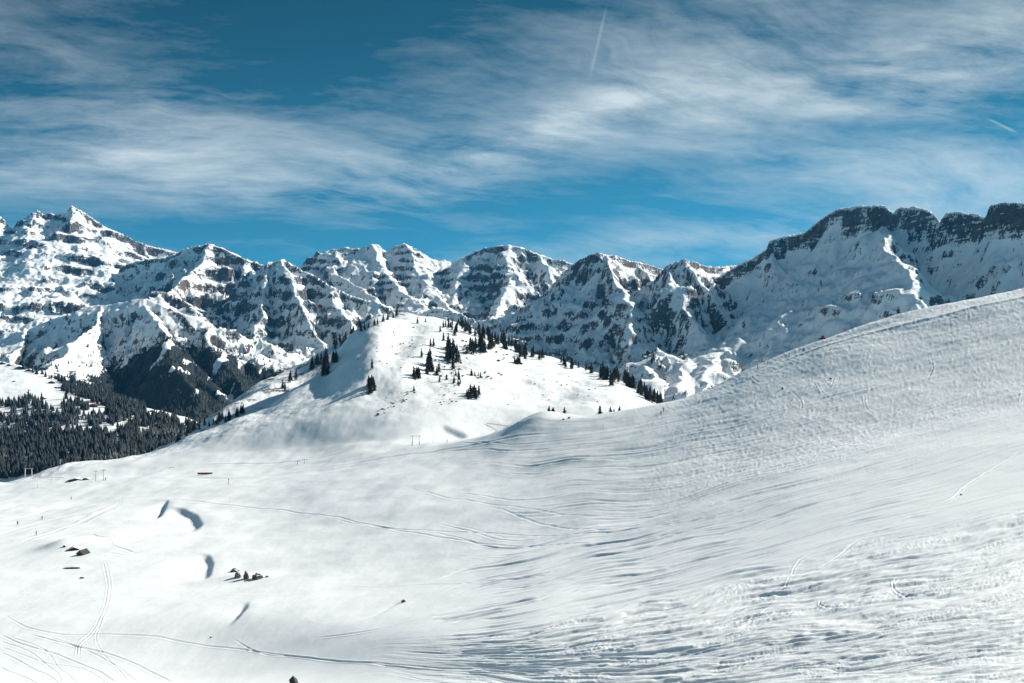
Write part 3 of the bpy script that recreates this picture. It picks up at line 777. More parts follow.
# dark buttress left of centre
massif([
    dict(p=[(235, 300, 5000), (250, 285, 5050), (262, 266, 5080), (272, 261, 5080), (283, 258, 5050), (300, 268, 5020), (330, 284, 4950), (360, 297, 4850), (385, 306, 4780), (408, 322, 4700), (440, 345, 4600)], k=(.6, .95), cliff=20),
    dict(p=[(272, 261, 5080), (266, 290, 4800), (258, 325, 4450), (252, 352, 4200)], k=(.85, .85)),
    dict(p=[(283, 258, 5050), (298, 296, 4700), (314, 335, 4300), (326, 362, 4000)], k=(.85, .8)),
    dict(p=[(330, 284, 4950), (342, 314, 4600), (352, 345, 4250)], k=(.8, .8)),
    dict(p=[(375, 302, 4820), (388, 325, 4500), (396, 350, 4200)], k=(.8, .8)),
], 190, 480, 3800, 5700, seed=37, strata=80, sa=.7, rockbias=.04, bands=.4)

# twin pale peaks
massif([
    dict(p=[(270, 285, 6650), (300, 275, 6650), (314, 270, 6650), (320, 258, 6600), (327, 251, 6600), (345, 247, 6600), (362, 248, 6600), (371, 244, 6600), (381, 251, 6600), (388, 252, 6640), (395, 246, 6680), (404, 243, 6720), (415, 252, 6780), (424, 262, 6820), (434, 267, 6850), (455, 266, 6900), (480, 272, 6950)], k=(.8, .6), cliff=40),
    dict(p=[(327, 251, 6600), (336, 272, 6250), (352, 284, 5950), (375, 296, 5600)], k=(.6, .6)),
    dict(p=[(371, 244, 6600), (384, 270, 6200), (404, 292, 5700), (420, 306, 5300)], k=(.45, .5)),
    dict(p=[(404, 243, 6600), (420, 275, 6150), (444, 302, 5600), (470, 326, 5100)], k=(.4, .5)),
    dict(p=[(430, 306, 5200), (455, 312, 5150), (480, 322, 5100)], k=(.4, .6), cliff=20),
], 250, 540, 4800, 7100, seed=41, strata=62, sa=.8, rockbias=-.22, bands=1.0, flute=.2, rough=.7)

# domed peak
massif([
    dict(p=[(425, 275, 6350), (445, 268, 6350), (456, 265, 6300), (463, 257, 6300), (475, 250, 6300), (490, 246, 6300), (507, 245, 6300), (520, 248, 6300), (540, 253, 6300), (556, 259, 6300), (580, 264, 6300), (620, 275, 6300)], k=(.6, .95), cliff=40),
    dict(p=[(463, 257, 6300), (458, 280, 6000), (450, 300, 5700)], k=(.7, .8)),
    dict(p=[(507, 245, 6300), (512, 272, 5950), (505, 298, 5550), (495, 318, 5200)], k=(.65, .7)),
    dict(p=[(540, 253, 6300), (550, 282, 5950), (560, 310, 5500)], k=(.7, .7)),
], 400, 660, 5000, 6800, seed=53, strata=75, sa=.7, rockbias=-.16, bands=.9)

# central pyramid
massif([
    dict(p=[(470, 352, 4780), (490, 337, 4770), (515, 321, 4750), (540, 301, 4720), (555, 284, 4690), (566, 270, 4660), (577, 260, 4620), (590, 253, 4580), (600, 251, 4560), (615, 256, 4640), (630, 260, 4720), (655, 265, 4860), (680, 275, 5000)], k=(.6, .82), cliff=30),
    dict(p=[(600, 253, 4540), (614, 280, 4300), (628, 306, 4060), (632, 326, 3880)], k=(.55, 1.0)),
    dict(p=[(583, 262, 4560), (592, 292, 4330), (596, 320, 4080)], k=(1.0, 1.1)),
    dict(p=[(546, 303, 4600), (540, 328, 4350), (530, 350, 4100)], k=(.62, .8)),
    dict(p=[(640, 264, 4750), (655, 287, 4500), (662, 307, 4280)], k=(.6, .8)),
], 440, 740, 3500, 5500, seed=68, strata=60, sa=.6, rough=.75, rockbias=.01, bands=.4)

# neighbour of the pyramid
massif([
    dict(p=[(625, 320, 4400), (640, 296, 4420), (655, 276, 4400), (668, 263, 4360), (685, 257, 4330), (700, 262, 4420), (715, 267, 4520), (735, 265, 4680), (755, 262, 4850), (790, 268, 4900)], k=(.6, .9), cliff=20),
    dict(p=[(670, 266, 4330), (676, 290, 4080), (688, 316, 3820), (702, 342, 3580)], k=(.55, 1.0)),
    dict(p=[(692, 262, 4340), (710, 288, 4150), (726, 315, 3900), (734, 335, 3700)], k=(.5, .9)),
    dict(p=[(652, 284, 4380), (650, 308, 4150), (656, 330, 3900)], k=(1.1, 1.1)),
    dict(p=[(720, 266, 4680), (736, 290, 4420), (748, 312, 4150)], k=(.5, .8)),
], 590, 850, 3300, 5300, seed=71, strata=55, sa=.65, rockbias=-.06)

# big right-hand massif
massif([
    dict(p=[(700, 288, 4500), (722, 274, 4450), (738, 264, 4400), (755, 256, 4350), (768, 249, 4300), (771, 240, 4250), (790, 236, 4250), (805, 231, 4200), (820, 220, 4140), (840, 208, 4050), (860, 205, 3950), (885, 204, 3830), (893, 213, 3780), (897, 208, 3750), (915, 206, 3640), (930, 210, 3540), (938, 221, 3480), (945, 213, 3460), (960, 211, 3400), (978, 213, 3340), (985, 217, 3310), (990, 205, 3290), (1005, 202, 3230), (1024, 203, 3150), (1060, 208, 3050), (1120, 220, 2950), (1250, 230, 2850), (1400, 240, 2800)], k=(.5, 1.15), cliff=85),
    dict(p=[(884, 226, 3720), (886, 243, 3380), (895, 260, 3120), (912, 280, 2920), (928, 298, 2780)], k=(.8, .62)),
    dict(p=[(893, 268, 3200), (882, 288, 3100), (874, 312, 2960), (868, 335, 2850)], k=(.7, .8)),
    dict(p=[(822, 278, 3560), (836, 298, 3330), (842, 335, 3000)], k=(.9, 1.0)),
], 660, 1420, 2500, 4800, seed=83, strata=60, sa=.5, rockbias=-.12, flute=.12, rough=.45)

# sunlit foothills in the valley
massif([
    dict(p=[(590, 378, 3100), (615, 370, 3050), (640, 362, 3020), (662, 352, 3050), (690, 360, 3050), (712, 352, 3100), (735, 352, 3150), (760, 358, 3200)], k=(.4, .5)),
    dict(p=[(640, 362, 3020), (648, 372, 2750), (655, 395, 2450)], k=(.5, .5)),
    dict(p=[(690, 360, 3050), (684, 372, 2750), (680, 395, 2450)], k=(.5, .5)),
    dict(p=[(712, 354, 3100), (712, 365, 2850), (706, 390, 2500)], k=(.5, .5)),
], 540, 800, 2100, 3500, seed=97, strata=40, sa=.4, rockbias=.20, rough=1.0, flute=.3,
    forest=lambda u, v, x, y, h: 0.10 + 0.12 * sst(350, 375, v) + 0.0 * u)

# dark wooded mountain on the left
FU, FX, FY, FZ = massif([
    dict(p=[(-200, 350, 3900), (-60, 345, 3800), (0, 336, 3750), (30, 328, 3720), (60, 317, 3700), (85, 308, 3680), (120, 302, 3650), (150, 299, 3620), (165, 304, 3600), (185, 314, 3580), (210, 327, 3560), (240, 345, 3540), (265, 360, 3520), (290, 376, 3500), (330, 400, 3480)], k=(.35, .62), cliff=0),
    dict(p=[(150, 299, 3620), (160, 325, 3350), (176, 360, 3000), (190, 395, 2700), (200, 425, 2450)], k=(.62, .68)),
    dict(p=[(100, 306, 3660), (80, 335, 3300), (60, 360, 2950), (40, 390, 2600)], k=(.5, .6)),
    dict(p=[(30, 328, 3720), (10, 352, 3350), (-20, 380, 2900)], k=(.5, .6)),
    dict(p=[(210, 327, 3560), (225, 355, 3300), (240, 390, 2950), (245, 420, 2700)], k=(.6, .65)),
], -240, 380, 2100, 4300, seed=103, strata=70, sa=.35, bands=.3, rockbias=.10, rough=.6, flute=.25,
    forest=lambda u, v, x, y, h: sst(0, 26, v - np.interp(u, [-50, 30, 90, 130, 168, 190, 215, 250, 290], [345, 352, 362, 345, 328, 336, 339, 350, 368])) * np.interp(u, [0, 80, 105, 130], [.42, .45, .7, 1.0]) + .16 * sst(300, 325, v) - 1.3 * sst(.30, .50, gnoise(x / 42 + .4 * gnoise(x / 60, y / 60, 9), y / 230, 333)))

# ================================================================ haze: one closed box of thin air round everything
hz = bpy.data.materials.new('haze'); hz.use_nodes = True; hz.node_tree.nodes.clear(); hb_ = NB(hz.node_tree)
ho = hb_.n('ShaderNodeOutputMaterial'); hv = hb_.n('ShaderNodeVolumePrincipled')
hv.inputs['Color'].default_value = (0.10, 0.48, 0.95, 1); hv.inputs['Density'].default_value = HAZE; hv.inputs['Anisotropy'].default_value = 0.0
hz.node_tree.links.new(hv.outputs[0], ho.inputs['Volume'])
if HAZE > 0:
    bmh = bmesh.new(); x0, x1, y0, y1, z0, z1 = -40000, 60000, -50, 56000, -1500, 1500
    bmesh.ops.create_cube(bmh, size=1, matrix=Matrix.Translation(((x0 + x1) / 2, (y0 + y1) / 2, (z0 + z1) / 2)) @ Matrix.Diagonal((x1 - x0, y1 - y0, z1 - z0, 1)))
    meh = bpy.data.meshes.new('haze'); bmh.to_mesh(meh); bmh.free(); meh.materials.append(hz)
    oh = bpy.data.objects.new('haze', meh); COL.objects.link(oh); oh['kind'] = 'stuff'; oh['label'] = 'thin blue mountain air between the near slopes and the far peaks'

#@@THINGS
# ================================================================ things
def link(o, parent=None):
    COL.objects.link(o)
    if parent is not None: o.parent = parent
    return o


def empty(name, loc, label, cat, group=None, rz=0.0, scale=1.0):
    o = bpy.data.objects.new(name, None); o.location = loc; o.rotation_euler = (0, 0, rz); o.scale = (scale,) * 3
    o.empty_display_size = 0.5; o['label'] = label; o['category'] = cat
    if group: o['group'] = group
    return link(o)


def mesh_obj(name, bm, mat, parent=None, smooth=False):
    me = bpy.data.meshes.new(name); bm.to_mesh(me); bm.free(); me.materials.append(mat)
    if smooth:
        me.polygons.foreach_set('use_smooth', [True] * len(me.polygons))
    return link(bpy.data.objects.new(name, me), parent)


def add_box(bm, cx, cy, cz, sx, sy, sz, rot=None, bev=0.0):
    m = Matrix.Translation((cx, cy, cz)) @ (rot.to_4x4() if rot else Matrix.Identity(4)) @ Matrix.Diagonal((sx, sy, sz, 1))
    r = bmesh.ops.create_cube(bm, size=1, matrix=m)
    if bev:
        es = list({e for v in r['verts'] for e in v.link_edges})
        bmesh.ops.bevel(bm, geom=es, offset=bev, segments=1, affect='EDGES')


def add_tube(bm, a, c, r0, r1=None, n=8):
    a, c = Vector(a), Vector(c); r1 = r0 if r1 is None else r1; d = c - a
    m = Matrix.Translation((a + c) / 2) @ d.to_track_quat('Z', 'Y').to_matrix().to_4x4()
    bmesh.ops.create_cone(bm, cap_ends=True, segments=n, radius1=r0, radius2=r1, depth=d.length, matrix=m)


def add_prism(bm, pts, y0, y1):
    """polygon in x,z extruded along y"""
    a = [bm.verts.new((x, y0, z)) for x, z in pts]; c = [bm.verts.new((x, y1, z)) for x, z in pts]
    bm.faces.new(a[::-1]); bm.faces.new(c)
    for i in range(len(pts)):
        j = (i + 1) % len(pts); bm.faces.new((a[i], a[j], c[j], c[i]))
    bmesh.ops.recalc_face_normals(bm, faces=bm.faces)


# ---------------------------------------------------------------- conifers
def crown_bm(seed, h=10.0, r=2.0, layers=10, n=7, lean=0.0):
    rnd = random.Random(seed); bm = bmesh.new(); base = h * rnd.uniform(.03, .09)
    for k in range(layers):
        f = k / (layers - 1); z0 = base + (h - base) * (f ** 0.93) * 0.93
        rad = r * (1 - f) ** 0.85 * rnd.uniform(.72, 1.15) + .14
        up = (h - base) / layers * rnd.uniform(1.5, 2.0); ox, oy = rnd.uniform(-.12, .12) * r, rnd.uniform(-.12, .12) * r
        top = bm.verts.new((ox * .3, oy * .3, min(h, z0 + up))); ring = []; ph = rnd.random() * 6.28
        for i in range(n * 2):
            a = ph + math.pi * i / n; rr = rad * (rnd.uniform(.85, 1.25) if i % 2 == 0 else rnd.uniform(.18, .45))
            ring.append(bm.verts.new((ox + rr * math.cos(a), oy + rr * math.sin(a), z0 - (rad * .42 if i % 2 == 0 else -rad * .10) * rnd.uniform(.6, 1.2))))
        for i in range(n * 2): bm.faces.new((ring[i], ring[(i + 1) % (n * 2)], top))
    return bm


TREES = []
for i in range(8):
    rnd = random.Random(50 + i)
    cb = crown_bm(300 + i, 10.0, rnd.uniform(2.1, 3.0), rnd.choice([8, 9, 10]))
    cme = bpy.data.meshes.new('crown'); cb.to_mesh(cme); cb.free(); cme.materials.append(M_TREE)
    tb = bmesh.new(); add_tube(tb, (0, 0, -1.2), (0, 0, 9.0), .22, .04, 6)
    for q in range(5):
        a = q * 2.4; z = 1.2 + q * 1.3; add_tube(tb, (0, 0, z), (math.cos(a) * 1.1, math.sin(a) * 1.1, z - .2), .07, .02, 4)
    tme = bpy.data.meshes.new('trunk'); tb.to_mesh(tme); tb.free(); tme.materials.append(M_BARK)
    TREES.append((cme, tme))
NTREE = 0


def tree(p, hm, label, group=None, var=None, wide=1.0, name='conifer'):
    """p: ground point, hm: height in metres"""
    global NTREE
    NTREE += 1
    i = random.randrange(len(TREES)) if var is None else var
    e = empty(name, p, label, 'tree', group, random.uniform(0, 6.28)); e.scale = (hm / 8.2 * wide, hm / 8.2 * wide, hm / 8.2)
    link(bpy.data.objects.new('crown', TREES[i][0]), e); link(bpy.data.objects.new('trunk', TREES[i][1]), e)


random.seed(77)
# single conifers on the knoll that can be told apart (foot column, foot row, height in rows)
SINGLES = [
    (417.4, 323.5, 5.5, 'small lone conifer on the white summit shoulder of the knoll'),
    (425.5, 322, 3.5, 'low bushy conifer right of the lone summit shoulder conifer'),
    (421.7, 357.5, 8, 'lone slim conifer casting a long shadow on the left flank of the knoll'),
    (430, 354.5, 7, 'conifer just right of the lone slim conifer with the long shadow'),
    (430.6, 346.5, 7, 'left one of two small conifers side by side on the knoll'),
    (433.6, 346.5, 7.5, 'right one of two small conifers side by side on the knoll'),
    (443.5, 341, 8, 'conifer with thin top standing alone above the big centre clump'),
    (427.5, 316.5, 2.8, 'tiny low conifer at the bare summit edge of the knoll'),
    (460, 325.5, 5, 'short conifer at the left start of the crest belt'),
    (439.5, 382, 6, 'lone small conifer on bare snow below the left clump'),
    (446.5, 379.5, 5, 'small bushy conifer right of the lone one below the left clump'),
    (549.5, 415.5, 0, ''),
    (505, 349, 5, 'short conifer standing alone below the crest belt'),
    (467, 354, 8, 'slim conifer right of the big centre clump'),
    (414, 391, 5, 'small conifer at the lower left end of the shrub line'),
    (372, 369, 9, 'upper conifer on the rocky rib above the shaded hollow'),
]
for u, v, hp, lab in SINGLES:
    if hp == 0: continue
    p = near_hit(u, v, RK); tree(p, hp * p.y / F, lab)
# clusters: (centre column, centre row, half width, half height, count, min rows, max rows, label, group)
CL = [
    (352.5 + 100, 357, 6.5, 13, 16, 7, 12, 'dark conifer in the big clump in the middle of the knoll', 'conifers of the big centre clump'),
    (428, 368, 5, 4.5, 6, 8, 12, 'tall dark conifer in the left clump on the knoll', 'conifers of the left clump'),
    (417, 375, 5, 3, 6, 6, 9, 'conifer at the left foot of the left clump on the knoll', 'conifers at the foot of the left clump'),
    (436, 371, 4, 3, 3, 6, 8, 'bushy conifer right of the left clump on the knoll', 'bushy conifers right of the left clump'),
    (478, 348, 9, 5, 13, 7, 11, 'conifer in the clump just below the crest belt of the knoll', 'conifers in the clump below the crest belt'),
    (492, 346, 7, 3, 7, 5, 8, 'small conifer right of the clump below the crest belt', 'small conifers right of the upper clump'),
    (473, 394, 8, 5, 12, 5, 9, 'dark conifer in the lower right clump on the knoll', 'conifers of the lower right clump'),
    (457, 379, 5, 6, 8, 4, 6, 'scrubby little conifer between the two lower clumps', 'scrubby conifers between the lower clumps'),
    (477, 373, 8, 4, 5, 3, 5, 'thin scrubby conifer above the lower right clump', 'scrubby conifers above the lower right clump'),
    (517.5, 361, 3.2, 2, 5, 5, 7.5, 'conifer in the round clump below the right crest', 'conifers of the round clump'),
    (371.5, 388, 3.2, 7, 8, 6, 10, 'conifer on the dark rocky rib beside the shaded hollow', 'conifers on the rib beside the hollow'),
    (325.5, 371, 3.5, 7, 11, 8, 13, 'tall dark conifer on the ridge left of the shaded hollow', 'tall conifers left of the hollow'),
    (334, 360, 3.5, 4, 4, 8, 12, 'conifer at the upper left rim of the shaded hollow', 'conifers on the rim of the hollow'),
]
for cu, cv, ru, rv, n, h0, h1, lab, grp in CL:
    for k in range(n):
        a = random.random() * 6.28; q = math.sqrt(random.random())
        p = near_hit(cu + ru * q * math.cos(a), cv + rv * q * math.sin(a) + 2, RK)
        p.z -= .2; tree(p, random.uniform(h0, h1) * 1.12 * p.y / F, lab, grp, wide=random.uniform(.95, 1.3))
crest = [(r[0], r[1]) for r in rails[11]]; cu_, cvv = [c[0] for c in crest], [c[1] for c in crest]


def crest_trees(u0, u1, n, dv0, dv1, h0, h1, lab, grp):
    for k in range(n):
        u = random.uniform(u0, u1); v = float(pchip(cu_, cvv, np.array([u]))[0]) + random.uniform(dv0, dv1)
        p = near_hit(u, v, RK); tree(p, random.uniform(h0, h1) * p.y / F, lab, grp, wide=random.uniform(.85, 1.2))


crest_trees(436, 470, 12, .5, 5, 3.5, 6, 'small conifer at the upper left end of the crest belt', 'small conifers starting the crest belt')
crest_trees(440, 460, 9, 6, 14, 5, 8, 'conifer on the upper slope between summit and big clump', 'conifers between the summit and the big clump')
crest_trees(462, 528, 54, .5, 7, 6, 10, 'dark conifer in the dense belt along the right crest of the knoll', 'dark conifers in the dense belt on the right crest')
crest_trees(531, 545, 7, .5, 4, 6, 10, 'dark conifer in the small group right of the crest belt', 'conifers right of the crest belt')
crest_trees(560, 579, 10, .5, 4, 5, 8, 'conifer in the short row along the bare right crest', 'conifers in the short row on the bare crest')
crest_trees(586, 592, 3, 1, 3, 8, 10.5, 'conifer in the isolated pair on the bare right crest', 'isolated conifers between short row and grove')
crest_trees(600, 616, 14, .5, 10, 8, 13, 'tall conifer in the dark grove at the right end of the knoll', 'conifers of the right grove')
crest_trees(612, 662, 40, -1, 3.5, 9, 13, 'dark conifer in the belt running down the right edge of the knoll', 'dark conifers in the belt down the lower right edge')
# five lone conifers in front of the knoll
for u, v, hp, lab in [(549, 415, 8, 'left conifer of the close pair on the rounded snow mound'), (553, 415, 7, 'right conifer of the close pair on the rounded snow mound'),
                      (564.5, 413.5, 6, 'single small conifer just right of the pair on the mound'), (600, 413, 7, 'broad dark conifer on the snow rim, left of three'),
                      (610.5, 413, 6, 'slim conifer in the middle of the three on the snow rim'), (614, 413, 4.5, 'tiny conifer squeezed between the right two on the snow rim'), (619.5, 413.5, 6.5, 'bushy conifer at the right end of the row on the snow rim')]:
    p = near_hit(u, v + 1.5, RJ[8]); tree(p, hp * 1.15 * p.y / F, lab, wide=1.35)


def sheet_hit(G, u, v):
    Ug, X, Yg, Z = G; c = int(np.argmin(np.abs(Ug[0] - u))); vv = HV - F * Z[:, c] / Yg[:, c]
    for i in range(len(vv) - 1):
        if vv[i] >= v >= vv[i + 1]:
            t = (vv[i] - v) / max(vv[i] - vv[i + 1], 1e-6); y = Yg[i, c] * (1 - t) + Yg[i + 1, c] * t
            return Vector(((Ug[0, c] - CX) / F * y, y, Z[i, c] * (1 - t) + Z[i + 1, c] * t))
    i = int(np.argmin(np.abs(vv - v))); return Vector((X[i, c], Yg[i, c], Z[i, c]))


HG, PG = (HU, HX, HY, HZ), (PU, PX, PY, PZ)
for k in range(32):       # dark trees down the left ridge of the hill
    t = random.random(); u = 176 + t * 72; v = np.interp(u, [173, 188, 205, 216, 243, 250], [447, 437, 429, 425, 415, 411]) + random.uniform(-4, 1.5)
    p = sheet_hit(HG, u, v); tree(p, random.uniform(5, 9) * p.y / F, 'dark conifer on the left rim where the knoll drops to the valley', 'conifers on the left rim of the knoll')
for k in range(24):
    t = random.random(); u = 282 + t * 80; v = np.interp(u, [282, 300, 320, 345, 362], [392, 378, 364, 343, 330]) + random.uniform(-6, 2)
    p = sheet_hit(HG, u, v); tree(p, random.uniform(6, 11) * p.y / F, 'dark conifer on the ridge behind the upper left edge of the knoll', 'conifers behind the upper left edge of the knoll')
for k in range(9):
    u = 360 + k * 4.6 + random.uniform(-1, 1); v = np.interp(u, [360, 385, 402], [329, 318, 312]) + 3
    p = near_hit(u, v, RK); tree(p, random.uniform(5, 11) * p.y / F, 'conifer on the skyline edge left of the knoll summit', 'conifers left of the knoll summit')
p = sheet_hit(PG, 66, 399); tree(p, 9 * p.y / F, 'lone dark conifer in the gap between forest and snowy pasture')
p = sheet_hit(PG, 42, 404); tree(p, 10 * p.y / F, 'slim conifer rising above the forest edge onto the pasture')
p = sheet_hit(PG, 28, 401); tree(p, 10 * p.y / F, 'tall conifer at the top of the forest below the pasture')


# ---------------------------------------------------------------- forests nobody could count
def forest_mesh(name, P, Hh, mat, label, rings=2, n=6, seed=5):
    rnd = np.random.RandomState(seed); N = len(P); vs = []; fs = []
    off = 0
    for k in range(rings):
        f = k / rings
        rad = Hh * 0.23 * (1 - f) ** .8 * rnd.uniform(.8, 1.2, N); z0 = Hh * (0.04 + f * .75); z1 = Hh * (0.62 if k == 0 and rings > 1 else 1.0)
        a = rnd.uniform(0, 6.28, N)[:, None] + np.arange(n)[None] * 2 * math.pi / n
        rr = rad[:, None] * rnd.uniform(.6, 1.35, (N, n)); jz = (z0[:, None] + Hh[:, None] * rnd.uniform(-.06, .06, (N, n)))
        ring = np.stack([P[:, None, 0] + rr * np.cos(a), P[:, None, 1] + rr * np.sin(a), P[:, None, 2] + jz], -1)
        top = np.stack([P[:, 0], P[:, 1], P[:, 2] + z1], -1)[:, None]
        blk = np.concatenate([ring, top], 1).reshape(-1, 3); vs.append(blk)
        b0 = off + np.arange(N)[:, None] * (n + 1); i = np.arange(n)[None]
        fs.append(np.stack([b0 + i, b0 + (i + 1) % n, b0 + n + 0 * i], -1).reshape(-1, 3)); off += len(blk)
    V = np.concatenate(vs).astype(np.float32); Fc = np.concatenate(fs).astype(np.int32)
    me = bpy.data.meshes.new(name); me.vertices.add(len(V)); me.vertices.foreach_set('co', V.ravel())
    me.loops.add(Fc.size); me.loops.foreach_set('vertex_index', Fc.ravel())
    me.polygons.add(len(Fc)); me.polygons.foreach_set('loop_start', np.arange(0, Fc.size, 3, dtype=np.int32)); me.update(calc_edges=True)
    me.materials.append(mat); o = bpy.data.objects.new(name, me); COL.objects.link(o)
    o['kind'] = 'stuff'; o['label'] = label; o['category'] = 'forest'
    return o


rs = np.random.RandomState(8); pts = []; hs = []
N = 22000
ri = rs.randint(14, 144, N); ci = rs.randint(0, PU.shape[1], N)
uu = PU[ri, ci]; vv = (HV - F * PZ / PY)[ri, ci]
low = np.interp(uu, [-60, 0, 20, 32, 42, 58, 64, 80, 88, 100, 110, 125, 140, 188, 220], [404, 403, 403, 398, 405, 411, 401, 402, 408, 413, 405, 409, 413, 424, 440])
cr = np.interp(uu, [0, 22, 41, 64, 88, 102, 132, 160, 188, 210], [362, 367, 374, 381, 386, 391, 403, 411, 418, 430])
belt = (uu > 62) & (uu < 145) & (vv > cr + .5) & (vv < cr + np.interp(uu, [62, 75, 100, 125, 145], [10, 12, 15, 12, 6]))
belt |= (uu > 20) & (uu < 66) & (vv > cr - 1) & (vv < cr + 2.5) & (gnoise(uu / 9, vv / 4, 3) > -.1)
clr = gnoise(uu / 11, vv / 8, 91) + 0.5 * gnoise(uu / 4, vv / 4, 92); lim = np.interp(vv, [400, 425, 440, 480], [.05, .15, .45, .62])
body = (vv > low) & (clr < lim) & ~((uu > 130) & (vv < cr + 4.5))
for (a0, b0, ra, rb) in [(82, 425, 6, 5), (110, 431, 7, 4), (143, 430, 6, 3.5), (123, 426, 4, 4), (118, 410, 8, 4)]:
    body &= ((uu - a0) / ra) ** 2 + ((vv - b0) / rb) ** 2 > 1
kk = belt | body
P = np.stack([PX[ri, ci] + rs.uniform(-2, 2, N), PY[ri, ci] + rs.uniform(-4, 4, N), PZ[ri, ci] - .5], -1)[kk]
forest_mesh('forest', P, 7 + 14 * rs.rand(len(P)) ** 1.3 + 3 * gnoise(P[:, 0] / 60, P[:, 1] / 60, 5), M_FOREST, 'dense dark conifer forest covering the slope at the left', 3, 6)

vF = HV - F * FZ / FY
line = np.interp(FU, [-50, 30, 90, 130, 168, 190, 215, 250, 290], [345, 352, 362, 345, 329, 336, 339, 350, 368])
dens = sst(-2, 14, vF - line) * np.interp(FU, [0, 80, 105, 130], [.30, .35, .8, 1.0]) * (0.9 - 1.2 * (gnoise(FX / 95, FY / 130, 95) > .38)) * (gnoise(FX / 42 + .4 * gnoise(FX / 60, FY / 60, 9), FY / 230, 333) < .36) + 0.035 * (gnoise(FX / 120, FY / 120, 97) > 0.0) * (vF > 312)
dens = np.clip(dens, 0, 1) * (FZ > -470)
rsel = rs.rand(*dens.shape) < dens * 0.25
P = np.stack([FX[rsel], FY[rsel], FZ[rsel] - 1], -1); P[:, :2] += rs.uniform(-5, 5, (len(P), 2))
forest_mesh('far_forest', P, rs.uniform(7, 16, len(P)), M_TREE, 'far dark forest on the shaded lower slopes of the left mountain', 1, 5)


# each conifer of a clump or belt gets its own place in it, counted from the left as seen in the photograph
def ordinal(n):
    w = ['leftmost', 'second', 'third', 'fourth', 'fifth', 'sixth', 'seventh', 'eighth', 'ninth', 'tenth', 'eleventh', 'twelfth']
    return w[n] if n < len(w) else '%d%s' % (n + 1, 'st' if (n + 1) % 10 == 1 and n != 10 else 'nd' if (n + 1) % 10 == 2 and n != 11 else 'rd' if (n + 1) % 10 == 3 and n != 12 else 'th')


def number_group(cat):
    gr_ = {}
    for o in COL.objects:
        if o.get('category') == cat and o.get('group'): gr_.setdefault(o['group'], []).append(o)
    for g_, os_ in gr_.items():
        os_.sort(key=lambda o: o.location.x / o.location.y); noun = g_.split(' ', 1)
        for i_, o in enumerate(os_):
            o['label'] = (('leftmost' if i_ == 0 else 'rightmost' if i_ == len(os_) - 1 else ordinal(i_) + ' from the left') + ' of the ' + g_)


number_group('tree')


# ---------------------------------------------------------------- shrubs
def shrub_mesh(seed):
    rnd = random.Random(seed); bm = bmesh.new()
    for i in range(46):
        a = rnd.uniform(0, 6.28); el = rnd.uniform(.1, 1.4); r = rnd.uniform(.5, 1.1); d = Vector((math.cos(a) * math.cos(el), math.sin(a) * math.cos(el), math.sin(el) * .8))
        c = d * r; s = rnd.uniform(.16, .34); t1 = d.orthogonal().normalized() * s; t2 = d.cross(t1).normalized() * s
        bm.faces.new([bm.verts.new(c + t1), bm.verts.new(c - t1 * .4 + t2), bm.verts.new(c - t1 * .6 - t2)])
    for i in range(7):
        a = rnd.uniform(0, 6.28); add_tube(bm, (0, 0, -.3), (math.cos(a) * .5, math.sin(a) * .5, .6), .05, .02, 4)
    me = bpy.data.meshes.new('shrub'); bm.to_mesh(me); bm.free(); me.materials.append(M_TREE); return me


SHR = [shrub_mesh(i) for i in range(4)]


def shrub(u, v, s, lab, grp):
    p = near_hit(u, v, RK); o = link(bpy.data.objects.new('shrub', random.choice(SHR))); k = s * p.y / F * .5
    o.location = p; o.scale = (k * 1.3, k, k); o.rotation_euler = (0, 0, random.uniform(0, 6)); o['label'] = lab; o['category'] = 'shrub'; o['group'] = grp


for u, v in [(557, 382), (561.5, 385.5), (569, 377), (576, 382), (589, 390), (588, 396), (567, 385), (597.5, 402), (578, 395), (535, 384), (544, 380), (543, 395), (595, 389), (549, 400), (508, 405), (527, 376)]:
    shrub(u, v, random.uniform(1.4, 2.6), 'tiny dark shrub dotted on the bright right face of the knoll', 'shrubs dotted on the bright right face')
for k in range(24):
    t = random.random(); shrub(376 + 38 * (1 - t) + random.uniform(-3, 3), 391 + 24 * t + random.uniform(-3, 3), random.uniform(1.5, 3), 'small dark shrub in the scrubby line on the left foot of the knoll', 'shrubs in the scrubby line')
for k in range(26):
    shrub(random.gauss(398, 14), random.gauss(340, 12) + 3, random.uniform(1.2, 2.6), 'small brown shrub poking through snow below the summit', 'shrubs below the summit')
for k in range(16):
    shrub(random.gauss(450, 10), random.gauss(396, 6), random.uniform(1.2, 2.4), 'small shrub near the foot of the lower right clump', 'shrubs near the lower clump')
for k in range(34):
    t = random.random(); shrub(442 + 80 * t + random.gauss(0, 5), 330 + 24 * t + random.gauss(0, 5) + 6, random.uniform(2, 4), 'low dark shrub among the conifers on the upper knoll', 'low shrubs among the upper conifers')
for k in range(22):
    shrub(random.gauss(448, 9), random.gauss(366, 8), random.uniform(2, 3.6), 'low dark shrub', 'low shrubs around the big centre clump')
for k in range(14):
    shrub(random.gauss(482, 8), random.gauss(377, 4), random.uniform(1.5, 3), 'small shrub between crest belt and lower right clump', 'shrubs above the lower right clump')


number_group('shrub')


